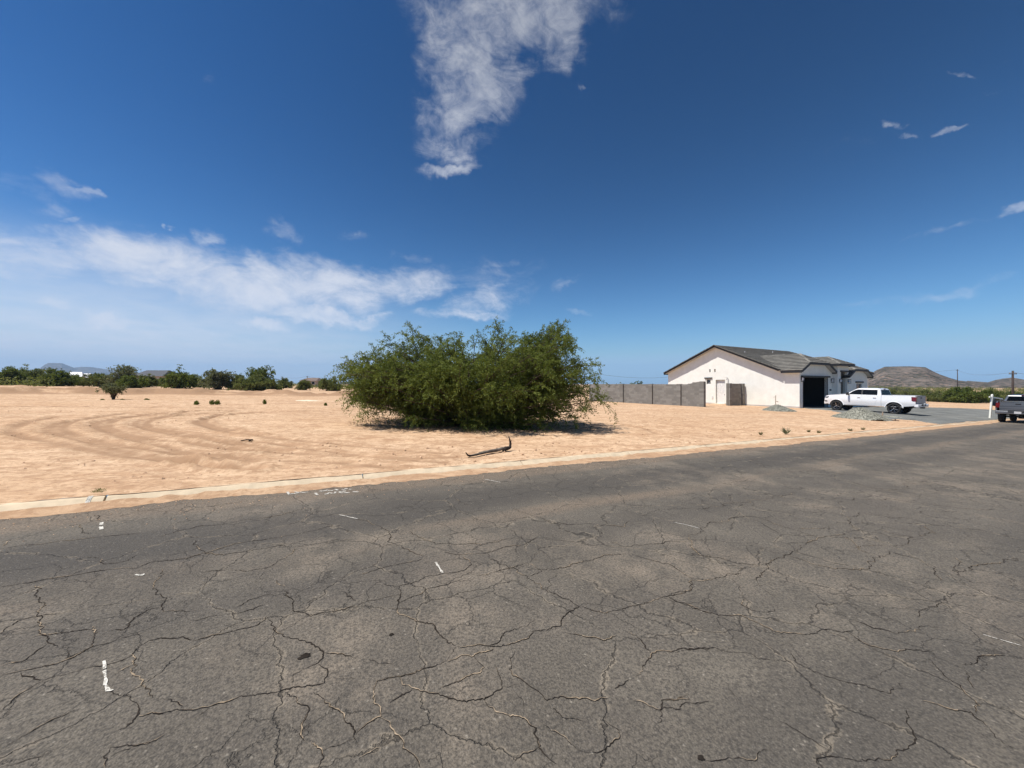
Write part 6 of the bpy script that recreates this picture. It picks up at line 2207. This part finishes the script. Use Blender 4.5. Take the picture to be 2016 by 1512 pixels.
# ------------------------------------------------------------------ utility poles and wires
def pole(px, Y, top_py, label, r=0.15, arm=True, group='utility poles'):
    p = at(px, Y)
    H = hgt(top_py, Y) - p.z
    root = empty('utility_pole', p)
    tag(root, label, 'utility pole', group)
    bm = bmesh.new(); add_tube(bm, [(0, 0, -0.5), (0, 0, H)], [r, r * 0.7], 10)
    obj('pole', bm, MT['wood_pole'], root, True)
    if arm:
        box('crossarm', -0.6, 0.6, -0.06, 0.06, H - 0.55, H - 0.43, MT['wood_pole'], root)
        for x in (-0.5, 0.0, 0.5):
            bm = bmesh.new(); add_tube(bm, [(x, 0, H - 0.43), (x, 0, H - 0.25)], [0.05, 0.03], 6)
            obj('insulator', bm, MT['pipe'], root)
    return Vector((p.x, p.y, p.z + H - 0.25))
t1 = pole(1994, 62, 730, 'nearest dark utility pole above the grey pickup cab', 0.17)
t2 = pole(1885, 175, 727, 'distant utility pole against the saddle of the brown hills', 0.18)
t3 = pole(1171, 150, 734, 'distant pole rising behind the block wall beside the mesquite', 0.16)
t4 = pole(671, 140, 736, 'distant pole just left of the big mesquite', 0.16)
t5 = pole(605, 190, 740, 'faint far pole above the gap left of the mesquite', 0.18)
t6 = pole(555, 220, 741, 'farthest faint pole right of the tallest left tree', 0.18)
t7 = pole(1320, 170, 741, 'distant pole hidden by the house gable', 0.18)
def wire(a, b, sag, label, off=(0, 0, 0), r=0.02):
    bm = bmesh.new()
    o = Vector(off)
    pts = [a.lerp(b, i / 16) + o - Vector((0, 0, sag * 4 * (i / 16) * (1 - i / 16))) for i in range(17)]
    add_tube(bm, pts, r, 4)
    tag(obj('overhead_wire', bm, MT['wire']), label, 'wire', 'overhead wires')
wire(t1, t2, 1.2, 'overhead wire sagging in front of the brown hills'); 
wire(t3, t7, 1.0, 'overhead wire crossing the sky over the block wall', r=0.035)
wire(t2, t7, 2.0, 'overhead wire passing behind the house roof', r=0.035)
wire(t5, t4, 1.0, 'overhead wire left of the mesquite, nearest stretch', r=0.03)
wire(t6, t5, 0.8, 'overhead wire left of the mesquite, farthest stretch', r=0.03)
far_r = at(2300, 60); far_r.z = t1.z
wire(t1, far_r, 1.0, 'overhead wire leaving the nearest pole to the right')

# ------------------------------------------------------------------ far houses
def far_house(px, Y, w, d, wall_h, roof_h, rot, label, wall_m, roof_m, base_dz=0.0, hip=0.8):
    p = at(px, Y)
    root = empty('far_house', (p.x, p.y, p.z + base_dz), rot)
    tag(root, label, 'house', 'houses far beyond the lot')
    box('wall', -w / 2, w / 2, -d / 2, d / 2, -0.5, wall_h, wall_m, root)
    bm = bmesh.new()
    o = 0.4
    b = [bm.verts.new(v) for v in ((-w / 2 - o, -d / 2 - o, wall_h), (w / 2 + o, -d / 2 - o, wall_h), (w / 2 + o, d / 2 + o, wall_h), (-w / 2 - o, d / 2 + o, wall_h))]
    t = [bm.verts.new(v) for v in ((-w / 2 + hip, 0, wall_h + roof_h), (w / 2 - hip, 0, wall_h + roof_h))]
    bm.faces.new([b[0], b[1], t[1], t[0]]); bm.faces.new([b[2], b[3], t[0], t[1]]); bm.faces.new([b[1], b[2], t[1]]); bm.faces.new([b[3], b[0], t[0]]); bm.faces.new(b[::-1])
    obj('roof', bm, roof_m, root)
    for i in range(3):
        x = -w / 2 + w * (i + 0.5) / 3
        f = box('window', x - 0.6, x + 0.6, -d / 2 - 0.03, -d / 2 - 0.002, 0.9, 2.1, MT['frame_white'], root)
        box('pane', x - 0.5, x + 0.5, -d / 2 - 0.04, -d / 2 - 0.032, 1.0, 2.0, MT['glass'], f)
MT['blue_roof'] = simple('dark_slate_roof', (0.055, 0.06, 0.072), 0.8)
MT['white_roof'] = simple('white_metal_roof', (0.72, 0.72, 0.72), 0.5)
MT['tan_wall'] = simple('tan_house_wall', (0.42, 0.33, 0.26), 0.9)
MT['brown_roof'] = simple('brown_roof', (0.15, 0.11, 0.09), 0.9)
far_house(312, 110, 7.6, 8, 2.7, 1.8, R(6), 'far house with a long dark slate roof behind the trees', MT['tan_wall'], MT['blue_roof'])
far_house(150, 125, 3.2, 4, 2.5, 1.5, R(35), 'far small house with a bright white roof under the blue mountain', MT['tan_wall'], MT['white_roof'], 0.3, 0.3)
far_house(167, 130, 3.0, 4, 2.3, 1.4, R(50), 'second white roofed outbuilding right of the bright white roof', MT['tan_wall'], MT['white_roof'], 0.3, 0.2)
far_house(617, 150, 6, 8, 2.3, 1.2, R(0), 'tiny grey roofed house in the gap left of the mesquite', MT['tan_wall'], MT['brown_roof'])

# ------------------------------------------------------------------ hills and far mountains
def ridge(name, prof, d0, depth, label, mat, rough, n=460, base_z=-4.0, seed=0, feet=0.55):
    """a hill range standing at distance d0; prof: (px, py) skyline in the photograph"""
    ax = np.array([math.atan((p[0] - 1008) / 757.0) for p in prof])
    hh = []
    for (px, py), a in zip(prof, ax):
        Yd = d0 * math.cos(a)
        hh.append(CAMZ + (756 - py) / 757 * Yd)
    A = np.linspace(ax[0], ax[-1], n)
    H = np.interp(A, ax, hh)
    m = 150
    T = np.linspace(0, 1, m)
    AA, TT = np.meshgrid(A, T, indexing='ij')
    HH = np.repeat(H[:, None], m, 1) - base_z
    s = np.where(TT < feet, (TT / feet), 1 - ((TT - feet) / (1 - feet)))
    shape = np.where(TT < feet, s ** 1.25, s ** 1.1)
    dist = d0 + (TT - feet) * depth
    X = np.sin(AA) * dist; Y = np.cos(AA) * dist
    wl = depth * 0.16
    nz = fbm(X / wl, Y / wl, 5, 200 + seed, 0.55)
    gul = np.abs(fbm(X / (wl * .6), Y / (wl * 1.6), 3, 300 + seed))
    amp = 4 * s * (1 - s) + 0.06
    Z = base_z + HH * shape + HH.max() * rough * (nz - gul * 0.8) * amp
    idx = np.arange(n * m).reshape(n, m)
    F = np.stack([idx[:-1, :-1], idx[1:, :-1], idx[1:, 1:], idx[:-1, 1:]], -1).reshape(-1, 4)
    o = np_mesh(name, np.stack([X.ravel(), Y.ravel(), Z.ravel()], 1), F, mat, smooth=True)
    tag(o, label, kind='structure')
ridge('hill', [(1560, 757), (1640, 752), (1700, 742), (1716, 735), (1725, 729), (1742, 722), (1790, 721), (1800, 721.5), (1822, 723), (1835, 730), (1850, 737), (1870, 744), (1887, 749), (1905, 751), (1930, 754), (1960, 758), (2020, 764), (2090, 766)],
      620, 420, 'broad brown desert hill with a flat top', MT['hill'], 0.20, seed=1)
ridge('hill', [(1870, 764), (1895, 754), (1905, 749.5), (1925, 751), (1945, 752.5), (1960, 748), (1975, 745), (1993, 743), (2010, 746), (2030, 750), (2080, 748), (2140, 752), (2250, 756), (2400, 762)],
      820, 460, 'lower brown desert hill at the right edge', MT['hill'], 0.20, seed=2)
ridge('mountain', [(60, 742), (80, 724), (88, 718), (96, 714.5), (122, 715), (132, 719), (146, 724), (160, 722), (180, 722.5), (196, 725), (240, 731), (330, 741), (420, 748)],
      6000, 1700, 'far blue mountain ridge on the left horizon', MT['hill'], 0.10, seed=3, base_z=-20)
ridge('mountain', [(-400, 752), (-200, 742), (-60, 735), (20, 744), (90, 752)], 6200, 1700, 'far low ridge beyond the left edge', MT['hill'], 0.10, seed=4, base_z=-20)

# ------------------------------------------------------------------ haze
HAZE = True
if HAZE:
    bm = bmesh.new()
    add_box(bm, -8500, 8500, -300, 8500, -45, 420)
    m = bpy.data.materials.new('haze_air')
    m.use_nodes = True
    nt = m.node_tree; nt.nodes.clear()
    o_ = nt.nodes.new('ShaderNodeOutputMaterial'); pv = nt.nodes.new('ShaderNodeVolumePrincipled')
    pv.inputs['Density'].default_value = 0.00013
    pv.inputs['Color'].default_value = (0.42, 0.68, 1.0, 1)
    nt.links.new(pv.outputs[0], o_.inputs['Volume'])
    hz_ = obj('haze', bm, m)
    tag(hz_, 'thin desert haze', kind='stuff')
